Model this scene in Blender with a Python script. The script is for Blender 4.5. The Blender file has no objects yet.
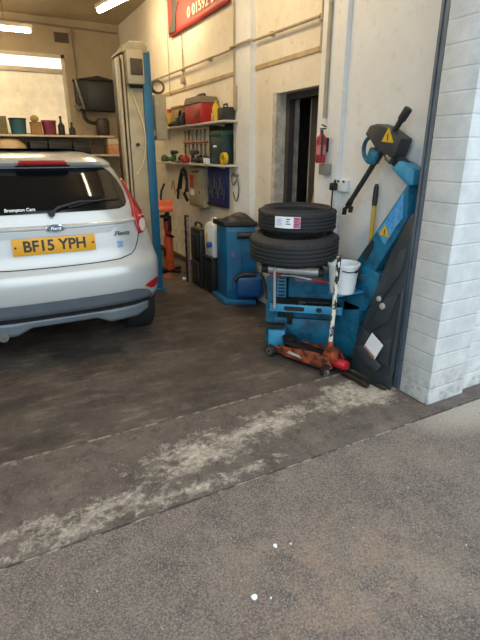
import bpy, bmesh, math, random
from mathutils import Vector, Matrix, Euler
R = math.radians
random.seed(7)
C = bpy.context.scene.collection
V = Vector

# ------------------------------------------------------------------ materials
def lin(h):
    h = h.lstrip('#')
    o = []
    for i in (0, 2, 4):
        c = int(h[i:i+2], 16) / 255
        o.append(c/12.92 if c <= .04045 else ((c+.055)/1.055)**2.4)
    return (*o, 1)

def mat(name, col, rough=.6, metal=0., var=.12, scale=6., bump=0., bscale=60., coat=0., alt=None, spec=.5, thr=(.35, .7)):
    """principled surface; col varies by noise towards alt (dirt / wear of the material itself)"""
    m = bpy.data.materials.new(name); m.use_nodes = True
    nt = m.node_tree; N = nt.nodes; L = nt.links
    b = N['Principled BSDF']
    c = lin(col) if isinstance(col, str) else col
    b.inputs['Roughness'].default_value = rough
    b.inputs['Metallic'].default_value = metal
    b.inputs['Specular IOR Level'].default_value = spec
    if coat: b.inputs['Coat Weight'].default_value = coat; b.inputs['Coat Roughness'].default_value = .08
    tc = N.new('ShaderNodeTexCoord')
    if var or alt:
        nz = N.new('ShaderNodeTexNoise'); nz.inputs['Scale'].default_value = scale
        nz.inputs['Detail'].default_value = 6; nz.inputs['Roughness'].default_value = .65
        L.new(tc.outputs['Object'], nz.inputs['Vector'])
        r = N.new('ShaderNodeValToRGB')
        a = lin(alt) if isinstance(alt, str) else (alt or tuple(x*(1-var*2) for x in c[:3]) + (1,))
        r.color_ramp.elements[0].position = thr[0]; r.color_ramp.elements[0].color = a
        r.color_ramp.elements[1].position = thr[1]; r.color_ramp.elements[1].color = c
        L.new(nz.outputs['Fac'], r.inputs['Fac']); L.new(r.outputs['Color'], b.inputs['Base Color'])
    else:
        b.inputs['Base Color'].default_value = c
    if bump:
        n2 = N.new('ShaderNodeTexNoise'); n2.inputs['Scale'].default_value = bscale; n2.inputs['Detail'].default_value = 5
        L.new(tc.outputs['Object'], n2.inputs['Vector'])
        bp = N.new('ShaderNodeBump'); bp.inputs['Strength'].default_value = bump; bp.inputs['Distance'].default_value = .01
        L.new(n2.outputs['Fac'], bp.inputs['Height']); L.new(bp.outputs['Normal'], b.inputs['Normal'])
    return m

def emit(name, col, s):
    m = bpy.data.materials.new(name); m.use_nodes = True
    b = m.node_tree.nodes['Principled BSDF']
    b.inputs['Base Color'].default_value = col
    b.inputs['Emission Color'].default_value = col; b.inputs['Emission Strength'].default_value = s
    return m

class NT:
    """little node helper"""
    def __init__(s, name):
        s.m = bpy.data.materials.new(name); s.m.use_nodes = True
        s.nt = s.m.node_tree; s.N = s.nt.nodes; s.L = s.nt.links; s.b = s.N['Principled BSDF']
        s.tc = s.N.new('ShaderNodeTexCoord')
    def noise(s, scale, detail=6, rough=.6, vec=None, stretch=None, dist=0):
        n = s.N.new('ShaderNodeTexNoise'); n.inputs['Scale'].default_value = scale
        n.inputs['Detail'].default_value = detail; n.inputs['Roughness'].default_value = rough
        n.inputs['Distortion'].default_value = dist
        v = s.tc.outputs['Object']
        if stretch:
            mp = s.N.new('ShaderNodeMapping'); mp.inputs['Scale'].default_value = stretch[:3]
            if len(stretch) > 3: mp.inputs['Rotation'].default_value = (0, 0, stretch[3])
            s.L.new(v, mp.inputs['Vector']); v = mp.outputs['Vector']
        s.L.new(v, n.inputs['Vector'])
        return n.outputs['Fac']
    def ramp(s, fac, stops):
        r = s.N.new('ShaderNodeValToRGB')
        els = r.color_ramp.elements
        while len(els) < len(stops): els.new(.5)
        for e, (p, c) in zip(els, stops):
            e.position = p; e.color = lin(c) if isinstance(c, str) else (c, c, c, 1)
        s.L.new(fac, r.inputs['Fac']); return r.outputs['Color']
    def mix(s, fac, a, b, mode='MIX'):
        m = s.N.new('ShaderNodeMix'); m.data_type = 'RGBA'; m.blend_type = mode
        for sock, v in ((m.inputs['Factor'], fac), (m.inputs['A'], a), (m.inputs['B'], b)):
            if isinstance(v, (int, float)): sock.default_value = v
            elif isinstance(v, str): sock.default_value = lin(v)
            else: s.L.new(v, sock)
        return m.outputs['Result']
    def math(s, op, a, b=0., c=None):
        m = s.N.new('ShaderNodeMath'); m.operation = op; m.use_clamp = False
        for i, v in enumerate((a, b, c)):
            if v is None: continue
            if isinstance(v, (int, float)): m.inputs[i].default_value = v
            else: s.L.new(v, m.inputs[i])
        return m.outputs[0]
    def xyz(s):
        q = s.N.new('ShaderNodeSeparateXYZ'); s.L.new(s.tc.outputs['Object'], q.inputs[0]); return q.outputs
    def blob(s, x, y, cx, cy, rx, ry):
        a = s.math('POWER', s.math('DIVIDE', s.math('SUBTRACT', x, cx), rx), 2)
        b = s.math('POWER', s.math('DIVIDE', s.math('SUBTRACT', y, cy), ry), 2)
        m = s.math('SUBTRACT', 1.0, s.math('ADD', a, b))
        return s.math('MAXIMUM', m, 0.)
    def bump(s, h, strength, dist=.01):
        bp = s.N.new('ShaderNodeBump'); bp.inputs['Strength'].default_value = strength; bp.inputs['Distance'].default_value = dist
        s.L.new(h, bp.inputs['Height']); s.L.new(bp.outputs['Normal'], s.b.inputs['Normal'])
    def done(s, col, rough=.8):
        s.L.new(col, s.b.inputs['Base Color'])
        if isinstance(rough, (int, float)): s.b.inputs['Roughness'].default_value = rough
        else: s.L.new(rough, s.b.inputs['Roughness'])
        return s.m

# ------------------------------------------------------------------ mesh builder
class MB:
    def __init__(s): s.bm = bmesh.new()
    def box(s, c, size, rot=None, bev=0., seg=2):
        M = Matrix.Translation(c)
        if rot is not None:
            M = M @ (Euler((0, 0, rot)).to_matrix().to_4x4() if isinstance(rot, (int, float)) else rot.to_4x4())
        M = M @ Matrix.Diagonal((*size, 1))
        g = bmesh.ops.create_cube(s.bm, size=1, matrix=M)
        if bev:
            es = {e for v in g['verts'] for e in v.link_edges}
            bmesh.ops.bevel(s.bm, geom=list(es), offset=bev, segments=seg, affect='EDGES', profile=.5)
        return s
    def span(s, a, b, bev=0.):
        a, b = V(a), V(b)
        return s.box((a+b)/2, tuple(abs(x) for x in (b-a)), None, bev)
    def cyl(s, a, b, r, r2=None, seg=20, bev=0.):
        a, b = V(a), V(b); d = b-a
        M = Matrix.Translation((a+b)/2) @ d.to_track_quat('Z', 'Y').to_matrix().to_4x4()
        g = bmesh.ops.create_cone(s.bm, cap_ends=True, segments=seg, radius1=r, radius2=r if r2 is None else r2, depth=d.length, matrix=M)
        if bev:
            es = {e for v in g['verts'] for e in v.link_edges if len(e.link_faces) == 2 and any(len(f.verts) > 4 for f in e.link_faces)}
            bmesh.ops.bevel(s.bm, geom=list(es), offset=bev, segments=2, affect='EDGES', profile=.5)
        return s
    def sph(s, c, r, sc=(1, 1, 1), seg=16, rot=None):
        M = Matrix.Translation(c)
        if rot is not None: M = M @ rot.to_4x4()
        bmesh.ops.create_uvsphere(s.bm, u_segments=seg, v_segments=max(6, seg//2), radius=r, matrix=M @ Matrix.Diagonal((*sc, 1)))
        return s
    def tube(s, pts, r, seg=8, closed=False, smooth=0):
        pts = [V(p) for p in pts]
        for _ in range(smooth):
            q = []
            n = len(pts)
            rng = range(n if closed else n-1)
            for i in rng:
                a, b = pts[i], pts[(i+1) % n]
                q += [a*.75+b*.25, a*.25+b*.75]
            if not closed: q = [pts[0]] + q + [pts[-1]]
            pts = q
        rings = []; n = len(pts)
        up = V((0, 0, 1)); prev = None
        for i, p in enumerate(pts):
            if closed: t = pts[(i+1) % n]-pts[i-1]
            else: t = pts[min(i+1, n-1)]-pts[max(i-1, 0)]
            t.normalize()
            if prev is None:
                a = t.cross(up if abs(t.z) < .95 else V((1, 0, 0))).normalized()
            else:
                a = (prev - t*prev.dot(t)).normalized()
            prev = a; b = t.cross(a)
            rr = r[i] if isinstance(r, list) else r
            rings.append([s.bm.verts.new(p + (a*math.cos(2*math.pi*k/seg)+b*math.sin(2*math.pi*k/seg))*rr) for k in range(seg)])
        m = n if closed else n-1
        for i in range(m):
            A, B = rings[i], rings[(i+1) % n]
            for k in range(seg): s.bm.faces.new((A[k], A[(k+1) % seg], B[(k+1) % seg], B[k]))
        if not closed:
            s.bm.faces.new(rings[0][::-1]); s.bm.faces.new(rings[-1])
        return s
    def lathe(s, prof, M=None, seg=32, close=False):
        """prof [(r,z)...] about local z of M"""
        M = M or Matrix.Identity(4); rings = []
        for r, z in prof:
            rings.append([s.bm.verts.new(M @ V((r*math.cos(2*math.pi*k/seg), r*math.sin(2*math.pi*k/seg), z))) for k in range(seg)] if r > 1e-6
                         else [s.bm.verts.new(M @ V((0, 0, z)))])
        n = len(rings)
        for i in range(n if close else n-1):
            A, B = rings[i], rings[(i+1) % n]
            for k in range(seg):
                k2 = (k+1) % seg
                if len(A) == 1 and len(B) == 1: continue
                if len(A) == 1: s.bm.faces.new((A[0], B[k2], B[k]))
                elif len(B) == 1: s.bm.faces.new((A[k], A[k2], B[0]))
                else: s.bm.faces.new((A[k], A[k2], B[k2], B[k]))
        return s
    def prism(s, pts, d, M=None, bev=0.):
        """polygon in local xy of M extruded d along local z"""
        M = M or Matrix.Identity(4)
        a = [s.bm.verts.new(M @ V((x, y, 0))) for x, y in pts]
        b = [s.bm.verts.new(M @ V((x, y, d))) for x, y in pts]
        n = len(pts); fs = [s.bm.faces.new(a[::-1]), s.bm.faces.new(b)]
        for i in range(n): fs.append(s.bm.faces.new((a[i], a[(i+1) % n], b[(i+1) % n], b[i])))
        if bev:
            es = list({e for f in fs for e in f.edges})
            bmesh.ops.bevel(s.bm, geom=es, offset=bev, segments=2, affect='EDGES', profile=.5)
        return s
    def grid(s, f, nu, nv, thick=None):
        vs = [[s.bm.verts.new(f(i/nu, j/nv)) for i in range(nu+1)] for j in range(nv+1)]
        for j in range(nv):
            for i in range(nu): s.bm.faces.new((vs[j][i], vs[j][i+1], vs[j+1][i+1], vs[j+1][i]))
        return s
    def build(s, name, m, parent=None, smooth=True, ang=38, solid=0.):
        bm = s.bm
        bmesh.ops.recalc_face_normals(bm, faces=bm.faces)
        me = bpy.data.meshes.new(name)
        if parent is not None:
            r = parent
            while r.parent: r = r.parent
            W = Matrix.Translation(r.location) @ r.rotation_euler.to_matrix().to_4x4()
            bmesh.ops.transform(bm, matrix=W.inverted(), verts=bm.verts)
        bm.to_mesh(me); bm.free()
        if smooth:
            me.polygons.foreach_set('use_smooth', [True]*len(me.polygons)); me.set_sharp_from_angle(angle=R(ang))
        me.materials.append(m)
        o = bpy.data.objects.new(name, me); C.objects.link(o)
        if parent is not None: o.parent = parent
        if solid:
            md = o.modifiers.new('thick', 'SOLIDIFY'); md.thickness = solid; md.offset = 0
        return o

def YZ(x):
    """local x -> world Y, local y -> world Z, local z -> world X, starting at x"""
    return Matrix(((0, 0, 1, x), (1, 0, 0, 0), (0, 1, 0, 0), (0, 0, 0, 1)))
def XZ(y):
    """local x -> X, y -> Z, extrude towards -Y"""
    return Matrix(((1, 0, 0, 0), (0, 0, -1, y), (0, 1, 0, 0), (0, 0, 0, 1)))
def frame(o, x, y):
    x = V(x).normalized(); y = V(y); y = (y - x*y.dot(x)).normalized(); z = x.cross(y)
    return Matrix(((x.x, y.x, z.x, o[0]), (x.y, y.y, z.y, o[1]), (x.z, y.z, z.z, o[2]), (0, 0, 0, 1)))

def tag(o, label, cat, group=None):
    o['label'] = label; o['category'] = cat
    if group: o['group'] = group
    return o
def thing(name, label, cat, loc=(0, 0, 0), rz=0., group=None):
    o = bpy.data.objects.new(name, None); C.objects.link(o); o.empty_display_size = .05
    o.location = loc; o.rotation_euler = (0, 0, rz)
    return tag(o, label, cat, group)
def struct(o): o['kind'] = 'structure'; return o
def lab(o, s): o['label'] = s; return o
def dup(root, loc, rz, label):
    r = root.copy(); C.objects.link(r); r.location = loc; r.rotation_euler = (0, 0, rz); r['label'] = label
    for ch in list(root.children):
        c = ch.copy(); C.objects.link(c); c.parent = r
        for g in ch.children:
            d = g.copy(); C.objects.link(d); d.parent = c
    return r
def text(name, body, size, M, m, parent, depth=.001, sx=1., bold=0., align='CENTER', shear=0.):
    cu = bpy.data.curves.new(name, 'FONT'); cu.body = body; cu.size = size; cu.extrude = depth; cu.offset = bold
    cu.align_x = align; cu.align_y = 'CENTER'; cu.shear = shear
    t = bpy.data.objects.new(name+'_tmp', cu); C.objects.link(t)
    bpy.context.view_layer.update()
    me = bpy.data.meshes.new_from_object(t.evaluated_get(bpy.context.evaluated_depsgraph_get()))
    bpy.data.objects.remove(t); bpy.data.curves.remove(cu)
    W = Matrix.Identity(4)
    r = parent
    while r is not None and r.parent: r = r.parent
    if r is not None: W = (Matrix.Translation(r.location) @ r.rotation_euler.to_matrix().to_4x4()).inverted()
    me.transform(W @ M @ Matrix.Diagonal((sx, 1, 1, 1)))
    me.name = name; me.materials.clear(); me.materials.append(m)
    o = bpy.data.objects.new(name, me); C.objects.link(o)
    if parent is not None: o.parent = parent
    return o

# ------------------------------------------------------------------ shared materials
BLUE = mat('workshop_blue_paint', '#1a6f90', .45, 0, .2, 7, .08, 40, alt='#123f55', thr=(.36, .58))
BLUE2 = mat('balancer_blue_paint', '#0f6a90', .38, 0, .2, 3, .04, 30, alt='#0a4f78', thr=(.3, .6))
LBLUE = mat('pale_blue_paint', '#3d93b8', .45, 0, .2, 9, .08, 50, alt='#2a6f93', thr=(.3, .6))
BBLUE = mat('bright_blue_worn_paint', '#2f86c6', .4, 0, .2, 30, .05, 40, alt='#5f9fd0', thr=(.4, .6))
BLACK = mat('black_plastic', '#1b1c1e', .5, 0, .15, 12, .05, 80)
DGREY = mat('dark_grey_metal', '#3a3b3d', .5, .3, .2, 12, .08, 60)
GREASE = mat('greasy_dark_steel', '#3a322c', .55, .4, .3, 14, .15, 50, alt='#1d1a18')
STEEL = mat('bright_steel', '#b9bab6', .32, .9, .15, 15, .03, 60)
STEEL2 = mat('dull_steel', '#85847f', .5, .7, .2, 15, .08, 60)
RUBBER = mat('tyre_rubber', '#26272a', .72, 0, .12, 20, .12, 90)
ORANGE = mat('orange_worn_paint', '#a84c28', .55, 0, .3, 12, .15, 40, alt='#3f2219', thr=(.42, .60))
ORANGE2 = mat('orange_enamel', '#e0592a', .42, 0, .15, 10, .05, 40)
RED = mat('red_enamel', '#b8262c', .35, 0, .15, 8, .03, 40)
WHITE = mat('white_plastic', '#dfe3e4', .42, 0, .06, 6, .02, 40)
PAPER = mat('paper_white', '#e6e9ec', .7, 0, .03, 6)
YELLOW = mat('yellow_plastic', '#d8b01e', .45, 0, .12, 8)
CREAM = mat('cream_enamel', '#b3a688', .5, 0, .15, 4, .05, 30, alt='#9b8d6e', thr=(.3, .55))
BEIGE = mat('beige_enamel', '#b3a584', .5, 0, .15, 5, .05, 30)
WOOD = mat('raw_wood', '#b39769', .7, 0, .25, 8, .1, 40)
CARD = mat('cardboard', '#a07a4e', .8, 0, .15, 6, .05, 50)
INK = mat('black_ink', '#16171a', .6, 0, 0)
WHITEW = mat('white_woodwork', '#cfc5ae', .6, 0, .12, 5, .05, 40)

# ------------------------------------------------------------------ the setting
WX = 2.4; YB = 8.9; ZC = 3.5
def wall_mat(name, base, alt, dirt, course=0., lowdirt=.35):
    n = NT(name); x, y, z = n.xyz()
    big = n.noise(1.1, 6, .65); fine = n.noise(14, 8, .7)
    col = n.mix(n.ramp(big, [(.35, 0.), (.7, 1.)]), alt, base)
    col = n.mix(n.math('MULTIPLY', n.ramp(fine, [(.55, 0.), (.72, 1.)]), .35), col, dirt)
    # scuffs and grime near the floor (worn paint with blotchy edges)
    g = n.math('MULTIPLY', n.math('MAXIMUM', n.math('SUBTRACT', 1.0, n.math('DIVIDE', z, 1.3)), 0.), n.ramp(n.noise(5, 8, .7), [(.4, 0.), (.7, 1.)]))
    col = n.mix(n.math('MULTIPLY', g, lowdirt*2), col, dirt)
    h = n.noise(9, 8, .7)
    if course:
        w = n.math('ABSOLUTE', n.math('SUBTRACT', n.math('FRACT', n.math('DIVIDE', z, course)), .5))
        groove = n.ramp(w, [(.43, 1.), (.49, 0.)])
        h = n.math('ADD', n.math('MULTIPLY', n.noise(35, 6, .7), .5), n.math('MULTIPLY', groove, .9))
    n.bump(h, .35 if course else .22, .012)
    return n.done(col, .75)
WALL = wall_mat('cream_painted_plaster', '#e4dfd2', '#d3c9b4', '#958467')
WALLR = wall_mat('pale_painted_board', '#e3e5e4', '#d8d8d4', '#b0a797', lowdirt=.15)
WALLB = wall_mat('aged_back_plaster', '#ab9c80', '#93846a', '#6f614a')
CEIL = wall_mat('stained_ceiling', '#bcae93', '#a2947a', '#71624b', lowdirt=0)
STONE = mat('rough_plaster_reveal', '#d0cabd', .9, 0, .25, 14, .8, 25, alt='#a39a8a')

# workshop slab: dark, oily, with long brushed streaks
n = NT('oily_workshop_concrete')
a = n.ramp(n.noise(2.0, 8, .65, stretch=(1, .45, 1)), [(.3, '#3a332e'), (.52, '#4d443d'), (.72, '#61564d')])
a = n.mix(n.ramp(n.noise(7, 8, .75, stretch=(.5, 1.6, 1, .35)), [(.51, 0.), (.64, .6)]), a, '#7f7266')
a = n.mix(n.ramp(n.noise(1.6, 6, .65), [(.46, 0.), (.60, .7)]), a, '#2a2523')
a = n.mix(n.ramp(n.noise(11, 9, .8), [(.54, 0.), (.64, .55)]), a, '#302a27')
a = n.mix(n.ramp(n.noise(23, 9, .85), [(.57, 0.), (.66, .5)]), a, '#85796d')
a = n.mix(n.ramp(n.noise(60, 4, .7), [(.60, 0.), (.72, .45)]), a, '#94897d')
n.bump(n.noise(40, 8, .7), .25, .006)
FLOOR = n.done(a, n.ramp(n.noise(3, 5), [(.35, .5), (.7, .8)]))
# threshold strip: dark concrete with remains of pale paint
n = NT('worn_threshold_concrete'); x, y, z = n.xyz()
a = n.ramp(n.noise(4, 8, .7), [(.3, '#4a413b'), (.6, '#645950'), (.8, '#7d7166')])
a = n.mix(n.ramp(n.noise(9, 9, .8), [(.50, 0.), (.62, .7)]), a, '#352e2b')
a = n.mix(n.ramp(n.noise(17, 9, .85), [(.56, 0.), (.66, .55)]), a, '#85796d')
a = n.mix(n.ramp(n.noise(70, 4, .7), [(.56, 0.), (.7, .5)]), a, '#8f8478')
m1 = n.blob(x, y, .80, 1.93, .62, .20); m2 = n.blob(x, y, 2.02, 2.03, .55, .26); m3 = n.blob(x, y, .1, 1.72, .7, .16); m4 = n.blob(x, y, 1.25, 2.0, .40, .17); m5 = n.blob(x, y, .55, 1.68, .8, .09)
msk = n.math('MAXIMUM', n.math('MAXIMUM', m1, n.math('MULTIPLY', m2, 1.2)), n.math('MAXIMUM', n.math('MAXIMUM', n.math('MULTIPLY', m3, .8), n.math('MULTIPLY', m5, .7)), m4))
nn = n.math('ADD', n.math('ADD', n.math('MULTIPLY', n.noise(4.5, 10, .8, stretch=(1, 1.4, 1, -.2)), .5), n.math('MULTIPLY', n.noise(24, 10, .85, dist=.6), .42)), n.math('MULTIPLY', msk, .13))
a = n.mix(n.ramp(nn, [(.53, 0.), (.56, .4), (.625, .9)]), a, n.ramp(n.noise(30, 7, .75), [(.35, '#8b8175'), (.65, '#c8bcaa')]))
n.bump(nn, .5, .01)
THRESH = n.done(a, .85)
# forecourt: brown-grey aggregate
n = NT('forecourt_concrete'); x, y, z = n.xyz()
a = n.ramp(n.noise(1.8, 8, .65), [(.32, '#544a43'), (.52, '#675b51'), (.72, '#7c6f62')])
a = n.mix(n.ramp(n.noise(4.2, 8, .7, stretch=(1, 1, 1, .5)), [(.48, 0.), (.60, .75)]), a, '#453d39')
a = n.mix(n.ramp(n.noise(13, 8, .75), [(.53, 0.), (.64, .5)]), a, '#40383a')
wm = n.math('MULTIPLY', n.blob(x, y, .95, .98, .6, .35), n.ramp(n.noise(6.3, 8, .75), [(.42, 0.), (.6, 1.)]))
a = n.mix(n.math('MULTIPLY', wm, .6), a, '#8f7560')
a = n.mix(n.math('MULTIPLY', n.blob(x, y, 2.5, 1.55, .6, .25), .8), a, '#ab9f90')
a = n.mix(n.ramp(n.noise(130, 6, .8), [(.45, 0.), (.62, .6)]), a, '#a3968a')
a = n.mix(n.ramp(n.noise(95, 5, .8, stretch=(1, 1, 1, .9)), [(.52, 0.), (.66, .75)]), a, '#39322e')
a = n.mix(n.ramp(n.noise(48, 3, .6, stretch=(1, 1, 1, .3)), [(.70, 0.), (.74, .8)]), a, '#c9c0b4')
n.bump(n.noise(120, 6, .75), .4, .006)
FORE = n.done(a, .9)

b = MB(); b.span((-4, 2.305, -.15), (WX+.3, YB, 0)); struct(b.build('floor', FLOOR, smooth=False))
b = MB(); b.span((-6, 1.615, -.15), (9, 2.295, -.001)); struct(b.build('floor_threshold', THRESH, smooth=False))
b = MB(); b.span((-6, -7, -.15), (9, 1.603, -.002)); struct(b.build('floor_forecourt', FORE, smooth=False))
JOINT = mat('joint_filler', '#8a7866', .9, 0, .2, 14, alt='#4a4038', thr=(.42, .55))
b = MB(); b.span((-6, 2.295, -.15), (WX-.1, 2.305, .005)); struct(b.build('trim_1', JOINT, smooth=False))
b = MB(); b.span((-6, 1.603, -.15), (9, 1.615, -.006)); struct(b.build('trim_2', mat('dark_joint_gap', '#3d3530', .9, 0, .2, 9, alt='#a0968a', thr=(.40, .50)), smooth=False))  # recessed joint, mottled dark and pale

# right wall with doorway
DY0, DY1, DZ = 3.225, 3.84, 1.985
b = MB()
b.span((WX, 1.93, 0), (WX+.25, DY0, ZC)); b.span((WX, DY1, 0), (WX+.25, YB, ZC)); b.span((WX, DY0, DZ), (WX+.25, DY1, ZC))
wall_right = struct(b.build('wall_right', WALL, smooth=False))
b = MB(); b.span((WX-.012, 1.99, .0), (WX, 2.9, ZC)); struct(b.build('wall_right_panel', WALLR, smooth=False))
# back wall with window opening
WX0, WX1, WZ0, WZ1 = -.9, 1.46, 1.76, 2.98
b = MB()
b.span((-4, YB, 0), (WX0, YB+.2, ZC)); b.span((WX1, YB, 0), (WX+.25, YB+.2, ZC)); b.span((WX0, YB, 0), (WX1, YB+.2, WZ0)); b.span((WX0, YB, WZ1), (WX1, YB+.2, ZC))
struct(b.build('wall_back', WALLB, smooth=False))
b = MB(); b.span((-4.2, 1.7, 0), (-4, YB, ZC)); struct(b.build('wall_left', WALL, smooth=False))
b = MB(); b.span((-4.2, 1.7, ZC), (WX+.25, YB+.2, ZC+.15)); struct(b.build('ceiling', CEIL, smooth=False))
# pilasters on the right wall
b = MB(); b.span((WX-.06, 4.22, 0), (WX, 4.56, ZC)); struct(b.build('wall_right_pilaster', WALLR, smooth=False))
b = MB(); b.span((WX-.05, 2.88, 0), (WX, 3.15, ZC)); struct(b.build('wall_right_pilaster', WALLR, smooth=False))
# pier of painted blocks + outer wall + lintel
n = NT('white_painted_blocks'); x, y, z = n.xyz()
geo = n.N.new('ShaderNodeNewGeometry'); sp = n.N.new('ShaderNodeSeparateXYZ'); n.L.new(geo.outputs['Normal'], sp.inputs[0])
along = n.math('ADD', n.math('MULTIPLY', x, n.math('ABSOLUTE', sp.outputs[1])), n.math('MULTIPLY', y, n.math('ABSOLUTE', sp.outputs[0])))
cmb = n.N.new('ShaderNodeCombineXYZ'); n.L.new(along, cmb.inputs[0]); n.L.new(z, cmb.inputs[1])
br = n.N.new('ShaderNodeTexBrick'); n.L.new(cmb.outputs[0], br.inputs['Vector'])
br.inputs['Scale'].default_value = 1; br.inputs['Brick Width'].default_value = .42; br.inputs['Row Height'].default_value = .112
br.inputs['Mortar Size'].default_value = .007; br.inputs['Mortar Smooth'].default_value = .6
col = n.mix(n.ramp(n.noise(6, 7, .7), [(.4, 0.), (.7, 1.)]), '#bcbfbf', '#d3d5d3')
low = n.math('MAXIMUM', n.math('SUBTRACT', 1., n.math('DIVIDE', z, .3)), 0.)
col = n.mix(n.math('MULTIPLY', low, n.ramp(n.noise(18, 7, .75), [(.48, 0.), (.62, .8)])), col, '#8d8578')
col = n.mix(n.ramp(n.noise(11, 9, .75), [(.68, 0.), (.74, .5)]), col, '#a09a8d')
col = n.mix(n.math('MULTIPLY', br.outputs['Fac'], .10), col, '#9a9d9e')
n.bump(n.math('SUBTRACT', n.math('MULTIPLY', n.noise(45, 7, .7), .35), n.math('MULTIPLY', br.outputs['Fac'], .55)), .5, .012)
BLOCK = n.done(col, .7)
PX = 2.227
b = MB(); b.span((PX, 1.70, 0), (2.56, 1.93, 3.05), .006); struct(b.build('wall_front', BLOCK))
b = MB(); b.span((2.56, 1.74, 0), (6, 1.93, 3.05)); struct(b.build('wall_front_outer', BLOCK, smooth=False))
b = MB(); b.span((-4.2, 1.70, 3.05), (6, 1.93, 4.2)); struct(b.build('wall_front_lintel', BLOCK, smooth=False))
b = MB(); b.span((-6, 1.70, 0), (-2.6, 1.93, 3.05)); struct(b.build('wall_front_left', BLOCK, smooth=False))
# roller shutter guide channel
GUIDE = mat('grey_guide_metal', '#6c7883', .45, .3, .15, 8, .05, 40)
b = MB(); b.span((PX, 1.931, 0), (PX+.01, 1.955, 3.1)); b.span((PX, 1.968, 0), (PX+.01, 1.985, 3.1)); b.span((PX+.01, 1.931, 0), (WX-.012, 1.985, 3.1), .0)
struct(b.build('trim_3', GUIDE, smooth=False))
# skirting ledge
b = MB(); b.span((WX-.03, 4.57, 0), (WX, YB, .07), .004); struct(b.build('baseboard_right', mat('dark_skirting', '#5b5044', .7, 0, .25, 5)))

# doorway: reveals, frame, dark room behind, open dark door
b = MB(); b.span((WX-.004, DY1-.004, 0), (WX+.25, DY1+.055, DZ+.01)); struct(b.build('trim_4', STONE, smooth=False))
DKWOOD = mat('dark_door_wood', '#45413e', .6, 0, .25, 4, .1, 30)
door = struct(bpy.data.objects.new('door_1', None)); C.objects.link(door); door.location = (WX+.25, DY0, 0)
b = MB(); b.span((WX+.1, DY0, 0), (WX+.16, DY0+.05, DZ)); b.span((WX+.1, DY1-.06, 0), (WX+.16, DY1-.004, DZ)); b.span((WX+.1, DY0+.05, DZ-.05), (WX+.16, DY1-.06, DZ))
b.build('door_frame', DKWOOD, door, smooth=False)
b = MB(); b.span((WX+.2, DY0+.02, 0), (WX+.24, DY0+.36, DZ-.05), .004)
for z0, z1 in ((.15, .9), (1.0, 1.85)): b.span((WX+.192, DY0+.07, z0), (WX+.2, DY0+.31, z1), .003)
leaf = b.build('door_leaf', DKWOOD, door)
b = MB(); b.cyl((WX+.2, DY0+.33, 1.02), (WX+.15, DY0+.33, 1.02), .008).cyl((WX+.15, DY0+.33, 1.02), (WX+.15, DY0+.27, 1.02), .009); b.build('door_handle', STEEL2, leaf)
b = MB(); b.span((WX+.3, DY1-.22, .002), (WX+.36, DY1-.1, 1.95), .004)
tag(b.build('upright_board', mat('grey_board', '#b3ab9c', .7, 0, .2, 4)), 'pale grey upright board inside the dark doorway', 'board')
b = MB(); b.span((WX+.25, DY0-.6, -.02), (WX+1.5, DY1+.9, 0)); b.span((WX+1.5, DY0-.6, 0), (WX+1.6, DY1+.9, 2.6)); b.span((WX+.25, DY1+.9, 0), (WX+1.6, DY1+1, 2.6)); b.span((WX+.25, DY0-.7, 0), (WX+1.6, DY0-.6, 2.6)); b.span((WX+.25, DY0-.7, 2.6), (WX+1.6, DY1+1, 2.7))
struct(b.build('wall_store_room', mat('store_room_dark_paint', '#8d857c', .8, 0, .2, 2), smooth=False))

# window in the back wall
win = struct(bpy.data.objects.new('window_1', None)); C.objects.link(win); win.location = (.28, YB, WZ0)
b = MB()
b.span((WX0, YB-.02, WZ0-.03), (WX1, YB+.08, WZ0+.03)); b.span((WX0, YB-.01, WZ1-.05), (WX1, YB+.08, WZ1)); b.span((WX1-.05, YB-.01, WZ0), (WX1, YB+.08, WZ1)); b.span((WX0, YB-.01, WZ0), (WX0+.05, YB+.08, WZ1))
b.build('window_frame', WHITEW, win, smooth=False)
b = MB(); b.span((WX0+.05, YB-.03, 2.70), (WX1-.05, YB+.08, 2.77), .005); b.build('transom', WHITEW, win)
b = MB(); b.span((WX0+.05, YB+.04, 2.77), (WX1-.05, YB+.05, WZ1-.05)); b.build('upper_pane', emit('bright_frosted_pane', (.95, .9, .78, 1), .95), win, smooth=False)
n = NT('whitewashed_pane')
c = n.ramp(n.noise(2.5, 8, .7), [(.3, '#b9ac90'), (.7, '#dccfae')])
n.L.new(c, n.b.inputs['Emission Color']); n.b.inputs['Emission Strength'].default_value = .55
b = MB(); b.span((WX0+.05, YB+.04, WZ0+.03), (WX1-.05, YB+.05, 2.70)); b.build('lower_pane', n.done(c, .6), win, smooth=False)

# service pipes on the walls
b = MB(); b.tube([(-2, YB-.03, 3.40), (1.3, YB-.03, 3.385), (2.36, YB-.03, 3.37)], .014); b.tube([(1.62, YB-.03, 3.38), (1.62, YB-.03, 2.6)], .01)
struct(b.build('trim_5', mat('painted_pipe', '#8f7f63', .6, 0, .2, 5)))
PIPE = mat('conduit_paint', '#b0a285', .55, 0, .15, 6)
b = MB(); b.tube([(WX-.04, 7.9, 2.46), (WX-.04, 4.60, 2.452), (WX-.085, 4.58, 2.452), (WX-.085, 4.20, 2.45), (WX-.04, 4.18, 2.45), (WX-.04, 3.2, 2.435)], .012)
for y in (7, 6, 5.2, 3.9): b.box((WX-.02, y, 2.45), (.04, .03, .035))
struct(b.build('trim_6', PIPE))
b = MB(); b.span((WX-.012, 4.57, 2.225), (WX, 7.6, 2.26)); b.span((WX-.012, 3.24, 2.215), (WX, 4.21, 2.25)); struct(b.build('conduit_shadow_strip', mat('painted_conduit_shadow', '#bfa77f', .7, 0, .2, 5), smooth=False))  # thin tan strips standing in for the conduit's soft shadow on the wall
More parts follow.
